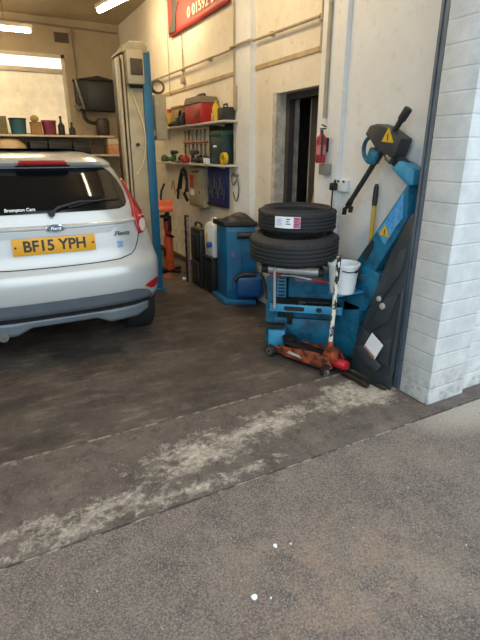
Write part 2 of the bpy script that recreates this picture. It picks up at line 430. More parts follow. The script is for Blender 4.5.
b = MB(); b.tube([(WX-.018, 3.2, 3.48), (WX-.018, 3.2, 2.2)], .012); b.box((WX-.02, 3.2, 2.43), (.04, .05, .05), None, .006); b.tube([(WX-.066, 3.05, 3.4), (WX-.066, 3.05, 1.74)], .015)
struct(b.build('trim_7', PIPE))
b = MB(); b.tube([(WX-.07, 4.52, 3.48), (WX-.07, 4.52, 1.3)], .011); b.box((WX-.07, 4.50, 2.0), (.03, .05, .22), None, .004)
struct(b.build('trim_8', PIPE))
b = MB(); b.tube([(WX-.02, 6.5, 3.3), (WX-.02, 6.5, 2.2)], .006); b.box((WX-.025, 6.0, 2.33), (.05, .07, .07), None, .006); b.tube([(WX-.02, 6.0, 2.36), (WX-.02, 6.0, 2.9)], .008)
struct(b.build('trim_9', PIPE))

# ------------------------------------------------------------------ car
CX, CY = .36, 3.38
PAINT = mat('silver_car_paint', '#bdc0bf', .32, .3, .02, 2, 0, 10, coat=.7)
GLASS = mat('dark_tinted_glass', '#0d1013', .07, 0, 0, spec=.45)
CARTRIM = mat('grey_bumper_plastic', '#5c646b', .55, .1, .08, 8, .05, 100)
CARDARK = mat('black_underbody', '#141414', .8, 0, .1, 8)
#       z    rear y  half w  front y
prof = [(.27, .40, .70, 3.85), (.31, .22, .77, 3.9), (.365, .07, .805, 3.93), (.42, .03, .82, 3.95), (.52, .005, .828, 3.95), (.60, 0, .83, 3.93), (.66, .004, .829, 3.88), (.70, .02, .826, 3.8),
        (.735, .06, .822, 3.7), (.80, .085, .812, 3.5), (.90, .095, .787, 3.2), (1.0, .105, .752, 2.95), (1.08, .125, .716, 2.75), (1.12, .145, .698, 2.65), (1.20, .20, .660, 2.48), (1.28, .262, .635, 2.3), (1.36, .325, .60, 2.1),
        (1.395, .35, .575, 2.0), (1.405, .30, .568, 1.98), (1.43, .285, .545, 1.9), (1.45, .32, .515, 1.8), (1.47, .41, .47, 1.7), (1.495, .58, .42, 1.6), (1.515, .82, .34, 1.5), (1.525, 1.1, .2, 1.35)]
def pz(z):
    if z <= prof[0][0]: return prof[0][1:]
    for p, q in zip(prof, prof[1:]):
        if z <= q[0]:
            t = (z-p[0])/(q[0]-p[0]); return tuple(p[i]+(q[i]-p[i])*t for i in (1, 2, 3))
    return prof[-1][1:]
NE, DD = 3.3, .55
def CS(th, z, e=0.):
    """point on the rear half of the body; th degrees from the centre line, e outward offset"""
    yr, w, yf = pz(z); w += e; D = DD+e; yc = yr+DD
    s_, c_ = math.sin(R(th)), math.cos(R(th))
    return V((CX + w*math.copysign(abs(s_)**(2/NE), s_), CY + yc - D*abs(c_)**(2/NE), z))
def TH(x, z):
    w = pz(z)[1]; return math.degrees(math.asin(max(-1, min(1, math.copysign(min(1, abs(x/w))**(NE/2), x)))))
car = thing('car', 'silver hatchback seen from behind with yellow number plate', 'car', (CX, CY+1.9, 0))
b = MB()
zs = []
for p, q in zip(prof, prof[1:]):
    k = max(1, int((q[0]-p[0])/.03)); zs += [p[0]+(q[0]-p[0])*i/k for i in range(k)]
zs.append(prof[-1][0])
rings = []
for z in zs:
    yr, w, yf = pz(z); r = []
    for i in range(57): r.append(CS(-90+180*i/56, z))
    Df = .9
    for i in range(1, 28):
        t = R(90-180*i/28); r.append(V((CX+w*math.copysign(abs(math.sin(t))**(2/2.8), math.sin(t)), CY+yf-Df+Df*abs(math.cos(t))**(2/2.8), z)))
    rings.append([b.bm.verts.new(v) for v in r])
for A, B in zip(rings, rings[1:]):
    n_ = len(A)
    for k in range(n_): b.bm.faces.new((A[k], A[(k+1) % n_], B[(k+1) % n_], B[k]))
b.bm.faces.new(rings[0][::-1]); b.bm.faces.new(rings[-1])
body = b.build('body', PAINT, car, ang=60)
def xpatch(rows, nu=40, e=.003, sub=6):
    """rows (z, x0, x1): surface patch between x limits, following the body"""
    rr = []
    for p, q in zip(rows, rows[1:]):
        for i in range(sub): rr.append(tuple(p[k]+(q[k]-p[k])*i/sub for k in range(3)))
    rr.append(rows[-1]); m = MB()
    m.grid(lambda u, v: CS(TH(rr[round(v*(len(rr)-1))][1]*(1-u)+rr[round(v*(len(rr)-1))][2]*u, rr[round(v*(len(rr)-1))][0]), rr[round(v*(len(rr)-1))][0], e), nu, len(rr)-1)
    return m
def tpatch(rows, nu=14, e=.004, sub=6):
    rr = []
    for p, q in zip(rows, rows[1:]):
        for i in range(sub): rr.append(tuple(p[k]+(q[k]-p[k])*i/sub for k in range(3)))
    rr.append(rows[-1]); m = MB(); L_ = len(rr)-1
    m.grid(lambda u, v: CS(rr[round(v*L_)][1]*(1-u)+rr[round(v*L_)][2]*u, rr[round(v*L_)][0], e), nu, L_)
    return m
glass = xpatch([(1.10, -.50, .50), (1.115, -.555, .555), (1.14, -.577, .577), (1.19, -.582, .582), (1.24, -.574, .574), (1.30, -.55, .55), (1.36, -.505, .505), (1.39, -.455, .455)], 48, .004).build('rear_window', GLASS, car, ang=60)
# sticker and wiper on the glass
text('window_sticker', 'Brompton Cars', .032, frame(CS(TH(-.18, 1.128), 1.128, .010), (1, 0, 0), (0, .55, 1)), PAPER, glass, .0006, .95, .0008)
b = MB()
p0 = CS(0, 1.10, .03); p0.x += .01
b.cyl(CS(TH(.01, 1.10), 1.10, .0), CS(TH(.01, 1.10), 1.10, .045), .022)
b.tube([p0, CS(TH(.06, 1.135), 1.135, .03), CS(TH(.2, 1.165), 1.165, .028), CS(TH(.34, 1.165), 1.165, .022)], [.012, .012, .009, .006], 8, smooth=0)
wip = b.build('rear_wiper', BLACK, car)
b = MB(); b.tube([CS(TH(x, z), z, .012) for x, z in ((.13, 1.13), (.25, 1.152), (.38, 1.168), (.5, 1.165))], .007, 6); b.build('wiper_blade', BLACK, wip)
# spoiler brake light
b = xpatch([(1.416, -.14, .175), (1.438, -.135, .17)], 20, .008)
hl = b.build('high_brake_light', mat('red_lens', '#a81c22', .18, 0, .1, 40, coat=.5), car, solid=.012)
lab(hl, 'long red brake light in the roof spoiler')
REDL = bpy.data.materials['red_lens']
b = xpatch([(1.400, -.16, .195), (1.412, -.16, .195)], 20, .008); b.build('spoiler_lip', CARDARK, car)
# hatch creases, seam lines
SEAM = mat('shut_line_black', '#22262a', .7, 0, 0)
b = MB()
def strip(pts, r): b.tube(pts, r, 6)
sk = [(-.64, .93), (-.62, .86), (-.59, .80), (-.55, .765), (-.45, .742), (-.3, .735), (-.15, .733), (0, .732), (.15, .733), (.3, .735), (.45, .742), (.55, .765), (.59, .80), (.62, .86), (.64, .93)]
sk = [(p_[0]+(q_[0]-p_[0])*i/6, p_[1]+(q_[1]-p_[1])*i/6) for p_, q_ in zip(sk, sk[1:]) for i in range(6)]
strip([CS(TH(x, z), z, .001) for x, z in sk], .0038)
b.build('hatch_seam', SEAM, car)
b = MB()
Lx = [-.74+1.48*i/30 for i in range(31)]
def rid(u, v):
    x = -.60+1.20*u; a = 2*math.pi*v
    z = 1.005+.016*math.sin(a)+.012*(x/.64)**2
    return CS(TH(x, z), z, .004+.012*math.cos(a))
b.grid(rid, 40, 10); b.build('hatch_handle_strip', PAINT, car)
b = xpatch([(.94, -.42, .40), (.985, -.47, .45)], 20, .0025); b.build('plate_recess_lip', mat('recess_silver', '#a9adae', .4, .4, .02, 3), car)
# badge
bc = CS(TH(.02, 1.0), 1.0, .02)
M = frame(bc, (1, 0, 0), (0, .1, 1)) @ Matrix.Diagonal((1, .42, 1, 1))
b = MB(); b.lathe([(0, 0), (.062, 0), (.064, .003), (.058, .006), (0, .006)], M, 28)
bd = b.build('badge', mat('chrome', '#c9cccd', .15, 1, 0), car)
b = MB(); b.lathe([(0, .006), (.057, .006), (.056, .009), (0, .009)], M, 28); bo = b.build('badge_oval', mat('badge_blue', '#16304f', .25, 0, 0, coat=.6), bd)
text('badge_script', 'Ford', .028, frame(bc+V((0, -.0098, 0)), (1, 0, 0), (0, .1, 1)), bpy.data.materials['chrome'], bd, .0005, 1.25, 0, shear=.3)
# lettering
CHROME = bpy.data.materials['chrome']
p = CS(TH(.485, .925), .925, .008); q = CS(TH(.555, .925), .925, .008)
text('model_lettering', 'Fiesta', .045, frame(p, q-CS(TH(.415, .925), .925, .008), (0, .1, 1)), mat('dull_chrome', '#6d7478', .3, .8, 0), car, .001, 1.2, .001, shear=.3)
p = CS(TH(.465, .845), .845, .006)
b = MB(); M = frame(p, CS(TH(.48, .845), .845, .006)-CS(TH(.45, .845), .845, .006), (0, .1, 1))
b.prism([(-.022, -.022), (.018, -.022), (.022, -.006), (-.004, .0), (.022, .006), (.022, .024), (-.018, .024), (-.022, .008), (.004, .002), (-.022, -.006)], .003, M)
lab(b.build('engine_badge', mat('pale_blue_badge', '#6d9cc4', .4, 0, 0), car), 'small pale blue badge right of the number plate')
# number plate
pm = frame((CX+.003, CY+.064, .888), (1, 0, 0), (0, .06, 1))
b = MB(); b.box((0, 0, 0), (.548, .114, .012), None, .004); b.bm.transform(pm)
plate = b.build('number_plate', mat('yellow_plate', '#e0a21c', .4, 0, .05, 3), car)
for x_ in (-.255, .255): b = MB(); b.cyl((x_, 0, .005), (x_, 0, .009), .007, seg=12); b.bm.transform(pm); b.build('plate_screw', INK, plate)
text('plate_characters', 'BF15 YPH', .104, pm @ Matrix.Translation((0, 0, .0072)), mat('plate_ink', '#33302a', .6, 0, 0), plate, .0006, .97, .0028)
# lower bumper
xs_ = .845
b = tpatch([(.315, -52, 52), (.36, -53, 53), (.41, -50, 50), (.45, -46, 46), (.48, -40, 40), (.500, -30, 30)], 90, .006, 5)
b.build('bumper_lower', CARTRIM, car)
b = MB()
def tray(u, v):
    x = -.66+1.32*u; d = abs(x)
    k = min(1, max(0, (d-.23)/.10)) * (1-min(1, max(0, (d-.55)/.15)))
    z0 = .315-.05*k; z = .362-(.362-z0)*v
    yr, w, _ = pz(.37); y = CY+yr+.0+DD-DD*(1-abs(x/w)**NE)**(1/NE)-.014*(1-v)-.006
    return V((CX+x, y, z))
b.grid(tray, 70, 4); b.build('diffuser_lip', mat('diffuser_silver_grey', '#6a737a', .45, .2, .06, 8), car, solid=.02)
b = tpatch([(.372, -50, 50), (.396, -47, 47)], 70, .0085, 2); b.build('bumper_mesh', CARDARK, car)
# reflectors & tail lights
for s_ in (1, -1):
    b = tpatch([(.475, s_*47, s_*53), (.490, s_*43, s_*58), (.515, s_*38, s_*59), (.535, s_*46, s_*59), (.545, s_*54, s_*58)], 12, .008, 3)
    lab(b.build('bumper_reflector', REDL, car, solid=.006), 'red reflector in the rear bumper')
    rows = [(.905, s_*45, s_*48), (.94, s_*44, s_*57), (1.0, s_*44, s_*66), (1.05, s_*46, s_*71), (1.12, s_*53, s_*75), (1.20, s_*63, s_*79), (1.29, s_*76, s_*82)]
    tl = tpatch(rows, 16, .012, 4).build('tail_light', REDL, car, solid=.02)
    b = tpatch([(.92, s_*46, s_*49), (.945, s_*45.5, s_*55), (.975, s_*46, s_*59), (1.0, s_*49, s_*61), (1.01, s_*54, s_*60)], 10, .0245, 3)
    b.build('reversing_lens', mat('clear_lens', '#d0bdb8', .15, 0, .1, 60, coat=.6), tl)
    b = MB(); b.tube([CS(s_*a_, z, .024) for a_, z in ((52, 1.035), (60, 1.03), (68, 1.04))], .006, 6); b.build('lens_divider', mat('chrome_line', '#c8a0a0', .2, .2, 0), tl)
# exhaust
b = MB(); b.cyl((CX-.42, CY+.06, .27), (CX-.42, CY+.5, .27), .035); b.build('exhaust_pipe', STEEL2, car)
# side windows and rear wheels / front wheels
for s_ in (1, -1):
    b = MB()
    def sw(u, v):
        z = 1.07+.29*v; y0 = CY+.85+.25*v; y1 = CY+2.35-.45*v; w = pz(z)[1]
        return V((CX+s_*(w+.004), y0+(y1-y0)*u, z))
    b.grid(sw, 10, 8); b.build('side_window', GLASS, car)
CARTYRE = [(.19, -.085), (.215, -.1), (.27, -.105), (.300, -.088), (.308, -.06), (.308, .06), (.300, .088), (.27, .105), (.215, .1), (.19, .085)]
for s_, yy in ((1, .66), (-1, .66), (1, 3.15), (-1, 3.15)):
    M = frame((CX+s_*.66, CY+yy, .308), (0, 1, 0), (0, 0, 1))
    b = MB(); b.lathe(CARTYRE, M, 40, close=True); wh = b.build('wheel', RUBBER, car)
    b = MB(); b.lathe([(0, -.06), (.06, -.06), (.19, -.08), (.19, .08), (.06, .06), (0, .06)], M, 30)
    for k in range(5):
        a_ = 2*math.pi*k/5; b.tube([M @ V((.04*math.cos(a_), .04*math.sin(a_), s_*.075)), M @ V((.18*math.cos(a_), .18*math.sin(a_), s_*.085))], .018, 6)
    b.build('rim', STEEL2, wh)
    b = MB(); b.lathe([(.318, -.11), (.325, -.11), (.325, .115), (.318, .115)], M, 40, close=True); b.build('wheel_arch', CARDARK, car)

# ------------------------------------------------------------------ two-post lift
lift = thing('vehicle_lift_post', 'tall cream and blue lift post beside the silver car', 'vehicle lift', (1.45, 5.15, 0))
b = MB(); b.span((1.385, 5.0, 0.02), (1.545, 5.32, 2.40), .006); b.build('column', CREAM, lift)
b = MB(); b.span((1.545, 4.985, .02), (1.635, 5.34, 2.43), .006); lab(b.build('blue_side_panel', mat('lift_blue', '#1c6c94', .45, 0, .15, 3, .04, 30, alt='#165878'), lift), 'blue painted side of the post')
b = MB(); b.span((1.33, 5.06, .02), (1.385, 5.3, 2.36)); b.build('carriage_channel', BLACK, lift, smooth=False)
b = MB(); b.span((1.308, 5.0, .02), (1.332, 5.1, 2.36), .003); b.build('guide_rail', CREAM, lift)
b = MB(); b.span((1.352, 5.0, .02), (1.372, 5.06, 2.38), .003); b.build('guide_rail', CREAM, lift)
b = MB(); b.span((1.375, 4.90, 2.12), (1.54, 5.0, 2.42), .01); mh = b.build('motor_housing', CREAM, lift)
b = MB(); b.span((1.405, 4.885, 2.2), (1.525, 4.902, 2.34), .005); b.build('motor_grille', mat('motor_brown', '#4d4132', .6, 0, .2, 30), mh)
b = MB(); b.cyl((1.40, 4.95, 2.11), (1.53, 4.95, 2.11), .018); b.build('motor_flange', GREASE, mh)
b = MB(); b.prism([(1.34, 2.395), (1.60, 2.41), (1.61, 2.46), (1.57, 2.505), (1.42, 2.50), (1.385, 2.45), (1.34, 2.415)], .36, XZ(5.33), .008); b.build('top_cap', BEIGE, lift)
b = MB(); b.tube([(1.42, 4.985, 2.08), (1.46, 4.98, 1.95), (1.53, 4.975, 1.75), (1.535, 4.975, 1.55), (1.50, 4.98, 1.4), (1.42, 4.985, 1.28)], .006, 6, smooth=2); b.build('cable', mat('pale_cable', '#d8cba6', .5, 0, 0), lift)
b = MB(); b.cyl((1.45, 5.0, 1.57), (1.45, 4.96, 1.57), .016); b.build('stop_knob', BLACK, lift)
b = MB(); b.span((1.28, 4.96, 0), (1.66, 5.40, .02), .004); b.build('base_plate', BLUE, lift)
b = MB(); b.span((1.30, 4.97, .12), (1.54, 5.0, .5), .006); b.build('carriage', BLUE, lift)
b = MB(); b.span((1.70, 5.12, 1.62), (1.83, 5.24, 2.06), .012); b.span((1.635, 5.14, 1.66), (1.70, 5.2, 1.72)); b.build('control_box', CREAM, lift)
b = MB()
for k in range(3):
    r_ = .062+.006*k; b.tube([(1.755+r_*math.cos(a_*math.pi/12), 5.15+.01*k, 2.137+r_*.85*math.sin(a_*math.pi/12)) for a_ in range(24)], .009, 6, closed=True)
tag(b.build('cable_coil', mat('olive_cable', '#6c5f3c', .55, 0, .1, 8)), 'small coil of cable on top of the cream box beside the lift post', 'cable')

# ------------------------------------------------------------------ fluorescent lamps
TUBE = emit('tube_glow', (1, .77, .47, 1), 64)
FIT = mat('lamp_fitting', '#d5cab2', .5, 0, .05, 5)
def lamp(p, q, label, drop):
    p, q = V(p), V(q); c = (p+q)/2
    t = thing('fluorescent_lamp', label, 'lamp', c, 0, 'tube lamps under the ceiling')
    d = (q-p).normalized(); sd = d.cross(V((0, 0, 1)))
    M = frame(c+V((0, 0, .045)), d, sd)
    b = MB(); b.box((0, 0, 0), ((q-p).length+.06, .09, .045), None, .006); b.bm.transform(M); b.build('lamp_housing', FIT, t)
    b = MB(); b.cyl(p, q, .03, seg=16); b.build('lamp_tube', TUBE, t)
    for e in (p, q):
        b = MB(); b.box(e-d*.01+V((0, 0, .02)) if e is p else e+d*.01+V((0, 0, .02)), (.03, .05, .07), None, .004); b.build('end_cap', FIT, t)
    for f in (.2, .8):
        b = MB(); b.tube([p+(q-p)*f+V((0, 0, .06)), V(((p+(q-p)*f).x, (p+(q-p)*f).y, ZC-.001))], .005, 6); b.build('suspension_rod', STEEL2, t)
lamp((-.65, 7.5, 3.0), (.84, 7.5, 3.0), 'lit tube lamp hanging in front of the back window', 1)
lamp((1.64, 6.95, 3.2), (1.98, 5.45, 3.2), 'lit tube lamp near the red banner on the right wall', 1)
lamp((1.2, 4.3, 3.3), (1.55, 2.85, 3.3), 'added tube lamp out of view nearest the shutter opening', 1)  # added out of view to brighten the interior
lamp((-1.6, 4.6, 3.3), (-1.3, 3.1, 3.3), 'added tube lamp out of view above the left side of the car', 1)  # second unseen lamp, also added for more light inside

# ------------------------------------------------------------------ wall fixtures
t = thing('air_vent', 'small dark louvred air vent high on the back wall', 'vent', (1.45, YB, 3.22))
b = MB(); b.span((1.345, YB-.015, 3.155), (1.565, YB, 3.30), .004); b.build('vent_plate', mat('vent_brown', '#6b5e49', .7, 0, .2, 9), t)
for k in range(5):
    b = MB(); b.box((1.455, YB-.02, 3.175+.026*k), (.19, .014, .012), None, .002); b.build('vent_slat', mat('vent_slat_brown', '#3e362a', .7, 0, 0) if k == 0 else bpy.data.materials['vent_slat_brown'], t)

ban = thing('banner', 'red banner with phone number hanging high on the right wall', 'banner', (WX-.03, 5.55, 2.86))
ban_red = mat('banner_red', '#b5372b', .55, 0, .06, 2)
b = MB(); b.grid(lambda u, v: V((WX-.035-.008*math.sin(u*9)*math.sin(v*3), 6.40-1.72*u, 2.86+.55*v)), 30, 10); b.build('sheet', ban_red, ban, solid=.006)
b = MB(); b.prism([(6.37, 2.90), (6.12, 2.885), (6.09, 3.08), (6.0, 3.16), (6.12, 3.22), (6.05, 3.38), (6.2, 3.4), (6.25, 3.2), (6.22, 3.05)], .004, YZ(WX-.054)); b.build('printed_figure', mat('print_grey', '#4c453f', .6, 0, .15, 9), ban)
Mb = Matrix(((0, 0, -1, WX-.052), (-1, 0, 0, 5.36), (0, 1, 0, 2.985), (0, 0, 0, 1)))
text('phone_number', '0 01592 0', .145, Mb, mat('print_cream', '#e8dcb8', .6, 0, 0), ban, .0012, 1.25, .003)
Mb2 = Matrix(((0, 0, -1, WX-.052), (-1, 0, 0, 5.45), (0, 1, 0, 3.24), (0, 0, 0, 1)))
text('banner_lettering', 'AUTO', .24, Mb2, mat('print_white', '#e4e6d8', .6, 0, 0), ban, .0012, 1.3, .006)

ext = thing('fire_extinguisher', 'small red fire extinguisher hung right of the dark doorway', 'fire extinguisher', (WX-.105, 3.02, 1.42))
ex, ey = WX-.105, 3.02
b = MB(); b.lathe([(0, 0), (.034, 0), (.038, .008), (.038, .165), (.034, .185), (.018, .20), (.014, .21), (0, .21)], Matrix.Translation((ex, ey, 1.42)), 24)
cy = b.build('cylinder_body', mat('extinguisher_red', '#a52a30', .38, 0, .12, 8), ext)
b = MB(); b.lathe([(.0387, .06), (.0387, .13)], Matrix.Translation((ex, ey, 1.42)), 24); b.build('instruction_label', mat('faded_red_label', '#cf7a70', .6, 0, .2, 40), cy)
b = MB(); b.cyl((ex, ey, 1.625), (ex, ey, 1.655), .012).box((ex, ey-.012, 1.662), (.016, .065, .01), None, .003).box((ex, ey-.025, 1.682), (.014, .06, .008), Euler((R(18), 0, 0)).to_matrix(), .002); b.build('valve_handle', BLACK, ext)
b = MB(); b.tube([(ex-.01, ey-.015, 1.64), (ex-.026, ey-.045, 1.61), (ex-.026, ey-.048, 1.54), (ex-.024, ey-.04, 1.47)], .007, 8, smooth=2); b.build('hose', BLACK, ext)
b = MB(); b.span((ex+.038, ey-.02, 1.5), (WX-.05, ey+.02, 1.6)); b.build('wall_bracket', DGREY, ext, smooth=False)
b = MB(); b.box((WX-.075, 2.995, 1.375), (.05, .10, .08), None, .006); jb = tag(b.build('junction_box', mat('junction_grey', '#8f8b80', .6, 0, .15, 9)), 'small grey junction box just below the fire extinguisher', 'junction box')

so = thing('wall_socket', 'white double socket with black plug on the pale wall', 'socket', (WX-.012, 2.83, 1.26))
b = MB(); b.span((WX-.05, 2.77, 1.22), (WX-.012, 2.915, 1.305), .006); b.build('face_plate', WHITE, so)
b = MB(); b.span((WX-.058, 2.785, 1.285), (WX-.05, 2.80, 1.3)); b.span((WX-.058, 2.845, 1.285), (WX-.05, 2.86, 1.3)); b.build('rocker_switch', DGREY, so, smooth=False)
pc = thing('power_cable', 'black plug and cable trailing down from the white socket', 'cable', (WX-.06, 2.88, 1.24))
b = MB(); b.span((WX-.095, 2.855, 1.225), (WX-.05, 2.91, 1.28), .01); b.build('plug', BLACK, pc)
b = MB(); b.tube([(WX-.075, 2.885, 1.23), (WX-.06, 2.91, 1.1), (WX-.045, 2.90, .95), (WX-.06, 2.83, .8), (WX-.07, 2.80, .6), (WX-.06, 2.82, .3), (WX-.05, 2.80, .01)], .006, 6, smooth=2); b.build('cord', BLACK, pc)

b = MB(); b.tube([(WX-.03, 3.13, 1.36), (WX-.035, 3.19, 1.05), (WX-.05, 3.25, .02)], [.012, .014, .014], 8)
tag(b.build('wooden_stick', WOOD), 'thin pale stick leaning beside the doorway under the extinguisher', 'stick')
sh = thing('shovel_handle', 'yellow tool handle with black grip leaning against the pale wall', 'tool', (2.30, 2.46, 0))
b = MB(); b.tube([(2.31, 2.43, .01), (2.345, 2.45, 1.17)], .015, 12); b.build('shaft', mat('yellow_painted_shaft', '#c9a63a', .5, 0, .2, 9), sh)
b = MB(); b.tube([(2.3445, 2.4495, 1.15), (2.348, 2.452, 1.18), (2.351, 2.453, 1.27), (2.352, 2.454, 1.295)], [.017, .019, .018, .010], 12); b.build('grip', BLACK, sh)

# ------------------------------------------------------------------ tyre changer
A_ = V((1.86, 3.06, 0)); U = V((.777, -.63, 0)).normalized(); BK = V((.63, .777, 0))
TM = Matrix(((U.x, BK.x, 0, A_.x), (U.y, BK.y, 0, A_.y), (0, 0, 1, 0), (0, 0, 0, 1)))   # local x along the face, y backwards
tc = thing('tyre_changer', 'blue tyre changing machine with tilting arm in the doorway corner', 'tyre changer', (2.15, 2.9, 0))
def tl(b): b.bm.transform(TM); return b
b = MB(); b.prism([(2.0, 2.95), (2.28, 2.72), (2.375, 2.95), (2.36, 3.1), (2.15, 3.36), (2.08, 3.28)], .66, Matrix.Translation((0, 0, .02)), .008); b.build('cabinet', BLUE, tc)
b = MB(); b.box((.05, .04, .34), (.1, .1, .68), None, .006); tl(b).build('corner_upright', BLUE, tc)
b = MB(); b.box((.125, -.005, .50), (.07, .03, .28), None, .004); tl(b); vp = b.build('vent_panel', LBLUE, tc)
for k in range(8):
    b = MB(); b.box((.125, -.022, .40+.028*k), (.052, .006, .012), None, .001); tl(b).build('vent_slot', BLACK, vp)
b = MB(); b.box((.34, .0, .55), (.32, .04, .2), None, .006); tl(b).build('front_panel', BLUE, tc)
b = MB(); b.box((.30, -.005, .12), (.46, .05, .24), None, .006); tl(b).build('lower_panel', BLUE, tc)
b = MB(); b.box((.32, -.11, .40), (.50, .22, .02), None, .003); tl(b).build('tool_shelf', GREASE, tc)
b = MB(); b.prism([(.06, .36), (.60, .36), (.60, .42), (.06, .42)], .014, TM @ Matrix(((1, 0, 0, 0), (0, 0, 1, -.235), (0, 1, 0, 0), (0, 0, 0, 1))), .003); fb = b.build('front_beam', LBLUE, tc)
b = MB()
for x0, x1, zc in ((.185, .305, .39), (.425, .435, .39)):
    pts = []
    for k in range(9): a_ = math.pi/2+math.pi*k/8; pts.append((x0+.017*math.cos(a_), zc+.017*math.sin(a_)))
    for k in range(9): a_ = -math.pi/2+math.pi*k/8; pts.append((x1+.017*math.cos(a_), zc+.017*math.sin(a_)))
    b.prism(pts, .004, TM @ Matrix(((1, 0, 0, 0), (0, 0, 1, -.239), (0, 1, 0, 0), (0, 0, 0, 1))))
b.build('beam_slot', BLACK, fb)
for x0 in (.085, .56): b = MB(); b.cyl((x0, -.246, .39), (x0, -.236, .39), .011, seg=12); tl(b).build('beam_bolt', STEEL2, fb)
b = MB(); b.box((.11, -.12, .10), (.13, .10, .16), None, .008); tl(b).build('step_box', LBLUE, tc)
b = MB(); b.box((.07, -.13, .21), (.2, .09, .016), None, .003).box((.2, -.03, .3), (.04, .04, .22), None, .004); tl(b).build('pedal_bracket', GREASE, tc)
b = MB(); b.cyl((.22, -.15, .018), (.22, -.15, .05), .075, .06, 24, .005); tl(b).build('pedal', BLACK, tc)
b = MB(); b.lathe([(0, .68), (.17, .68), (.21, .70), (.21, .735), (.12, .75), (0, .75)], Matrix.Translation((1.99, 2.90, 0)), 32); tt = b.build('turntable', GREASE, tc)
for k in range(4):
    a_ = k*math.pi/2+.5
    b = MB(); b.box((1.99+.17*math.cos(a_), 2.9+.17*math.sin(a_), .745), (.1, .045, .03), a_, .004); b.build('clamp_jaw', STEEL2, tt)
b = MB(); b.cyl((.03, -.27, .70), (.42, -.27, .69), .028, seg=20, bev=.004); tl(b); ac = b.build('air_cylinder', mat('pale_alloy', '#c3c4c0', .4, .35, .1, 15, .03, 60), tc)
b = MB(); b.cyl((.0, -.27, .701), (.05, -.27, .70), .034, seg=20, bev=.004); tl(b).build('cylinder_end', GREASE, ac)
b = MB(); b.cyl((.41, -.27, .69), (.445, -.27, .689), .034, seg=20, bev=.004); tl(b).build('cylinder_end', GREASE, ac)
b = MB(); b.box((-.01, -.12, .735), (.05, .24, .06), None, .008); tl(b).build('turntable_arm', STEEL2, tc)
b = MB(); b.box((.46, -.14, .71), (.05, .24, .05), None, .006); tl(b).build('turntable_arm', STEEL2, tc)
b = MB(); b.tube([(.10, -.255, .395), (.10, -.30, .60), (.10, -.32, .80)], .010, 10); tl(b).build('upright_rod', bpy.data.materials['pale_alloy'], tc)
b = MB(); b.tube([(.04, -.24, .645), (.22, -.22, .64), (.50, -.20, .59)], .0085, 8); tl(b); rl = b.build('red_handled_bar', STEEL, tc)
b = MB(); b.tube([(.05, -.24, .646), (.14, -.229, .645)], .0125, 8); tl(b); lab(b.build('bar_grip', RED, rl), 'red grip at the left end of the bar')
b = MB(); b.tube([(.36, -.21, .616), (.48, -.2, .594)], .011, 8); tl(b); lab(b.build('bar_grip', RED, rl), 'red grip at the right end of the bar')
b = MB(); b.tube([(-.045, -.02, .60), (-.0, -.06, .52), (.02, -.12, .42)], .010, 8); tl(b).build('side_lever', GREASE, tc)
b = MB()
for x0, z0, r_ in ((.30, .645, .02), (.37, .655, .016), (.42, .65, .024)): b.box((x0, -.04, z0), (.06, .06, .03), None, .005)
tl(b).build('worn_fitting', GREASE, tc)
b = MB(); b.box((.33, -.024, .585), (.2, .004, .075)); tl(b).build('faded_sticker', mat('faded_print', '#5d90a4', .6, 0, .3, 40, alt='#8d6c74'), tc)
b = MB(); b.span((.27, -.2, .4115), (.33, -.12, .44), .006); b.span((.32, -.16, .4115), (.50, -.10, .43), .004); tl(b)
tag(b.build('loose_fitting', GREASE), 'greasy tool lying on the shelf behind the light blue beam', 'tool')
# tilting arm (lies in the plane x = 2.3)
b = MB(); b.span((2.25, 2.40, 0.02), (2.37, 2.72, .45), .006); b.build('arm_base', BLUE, tc)
b = MB(); b.prism([(2.58, .74), (2.37, .755), (2.24, .72), (2.236, .61), (2.34, .43), (2.58, .36)], .12, YZ(2.25), .012); b.build('pivot_block', BLUE, tc)
b = MB(); b.cyl((2.235, 2.40, .665), (2.25, 2.40, .665), .026, seg=6).cyl((2.225, 2.40, .665), (2.235, 2.40, .665), .014); b.build('pivot_bolt', STEEL2, tc)
b = MB(); b.prism([(2.53, .70), (2.085, 1.33), (2.065, 1.10), (2.30, .72), (2.42, .62)], .10, YZ(2.255), .008); arm = b.build('tilting_arm', BLUE, tc)
b = MB(); b.prism([(2.30, 1.00), (2.115, 1.262), (2.10, 1.12), (2.225, .925)], .004, YZ(2.251)); lab(b.build('worn_panel', BBLUE, arm), 'bright blue mottled panel on the arm')
b = MB(); b.prism([(2.38, .885), (2.34, .94), (2.325, .93), (2.33, .88), (2.385, .79), (2.405, .81)], .004, YZ(2.2505)); b.build('scuff', DGREY, arm)
def tri(y, z, s_, x, par):
    b = MB(); b.prism([(y-s_*.6, z-s_*.45), (y+s_*.6, z-s_*.35), (y, z+s_*.62)], .003, YZ(x)); w_ = b.build('warning_triangle', YELLOW, par)
    b = MB(); b.box((x-.0006, y, z), (.001, s_*.1, s_*.36)); b.box((x-.0006, y, z-s_*.26), (.001, s_*.1, s_*.1)); b.build('warning_mark', INK, w_)
tri(2.235, 1.012, .075, 2.249, arm)
b = MB(); b.prism([(2.235, 1.40), (2.18, 1.45), (2.055, 1.40), (2.05, 1.31), (2.10, 1.31)], .11, YZ(2.25), .01); b.build('arm_end', LBLUE, tc)
b = MB(); b.prism([(2.35, 1.475), (2.30, 1.52), (2.15, 1.44), (2.20, 1.38)], .05, YZ(2.28), .006); lk = b.build('link_bar', DGREY, tc)
b = MB(); b.cyl((2.262, 2.29, 1.47), (2.262, 2.25, 1.445), .022, seg=16); b.build('link_bolt', STEEL2, lk)
HEADM = mat('head_dark_grey', '#3d3f42', .45, .1, .12, 9, .05, 50)
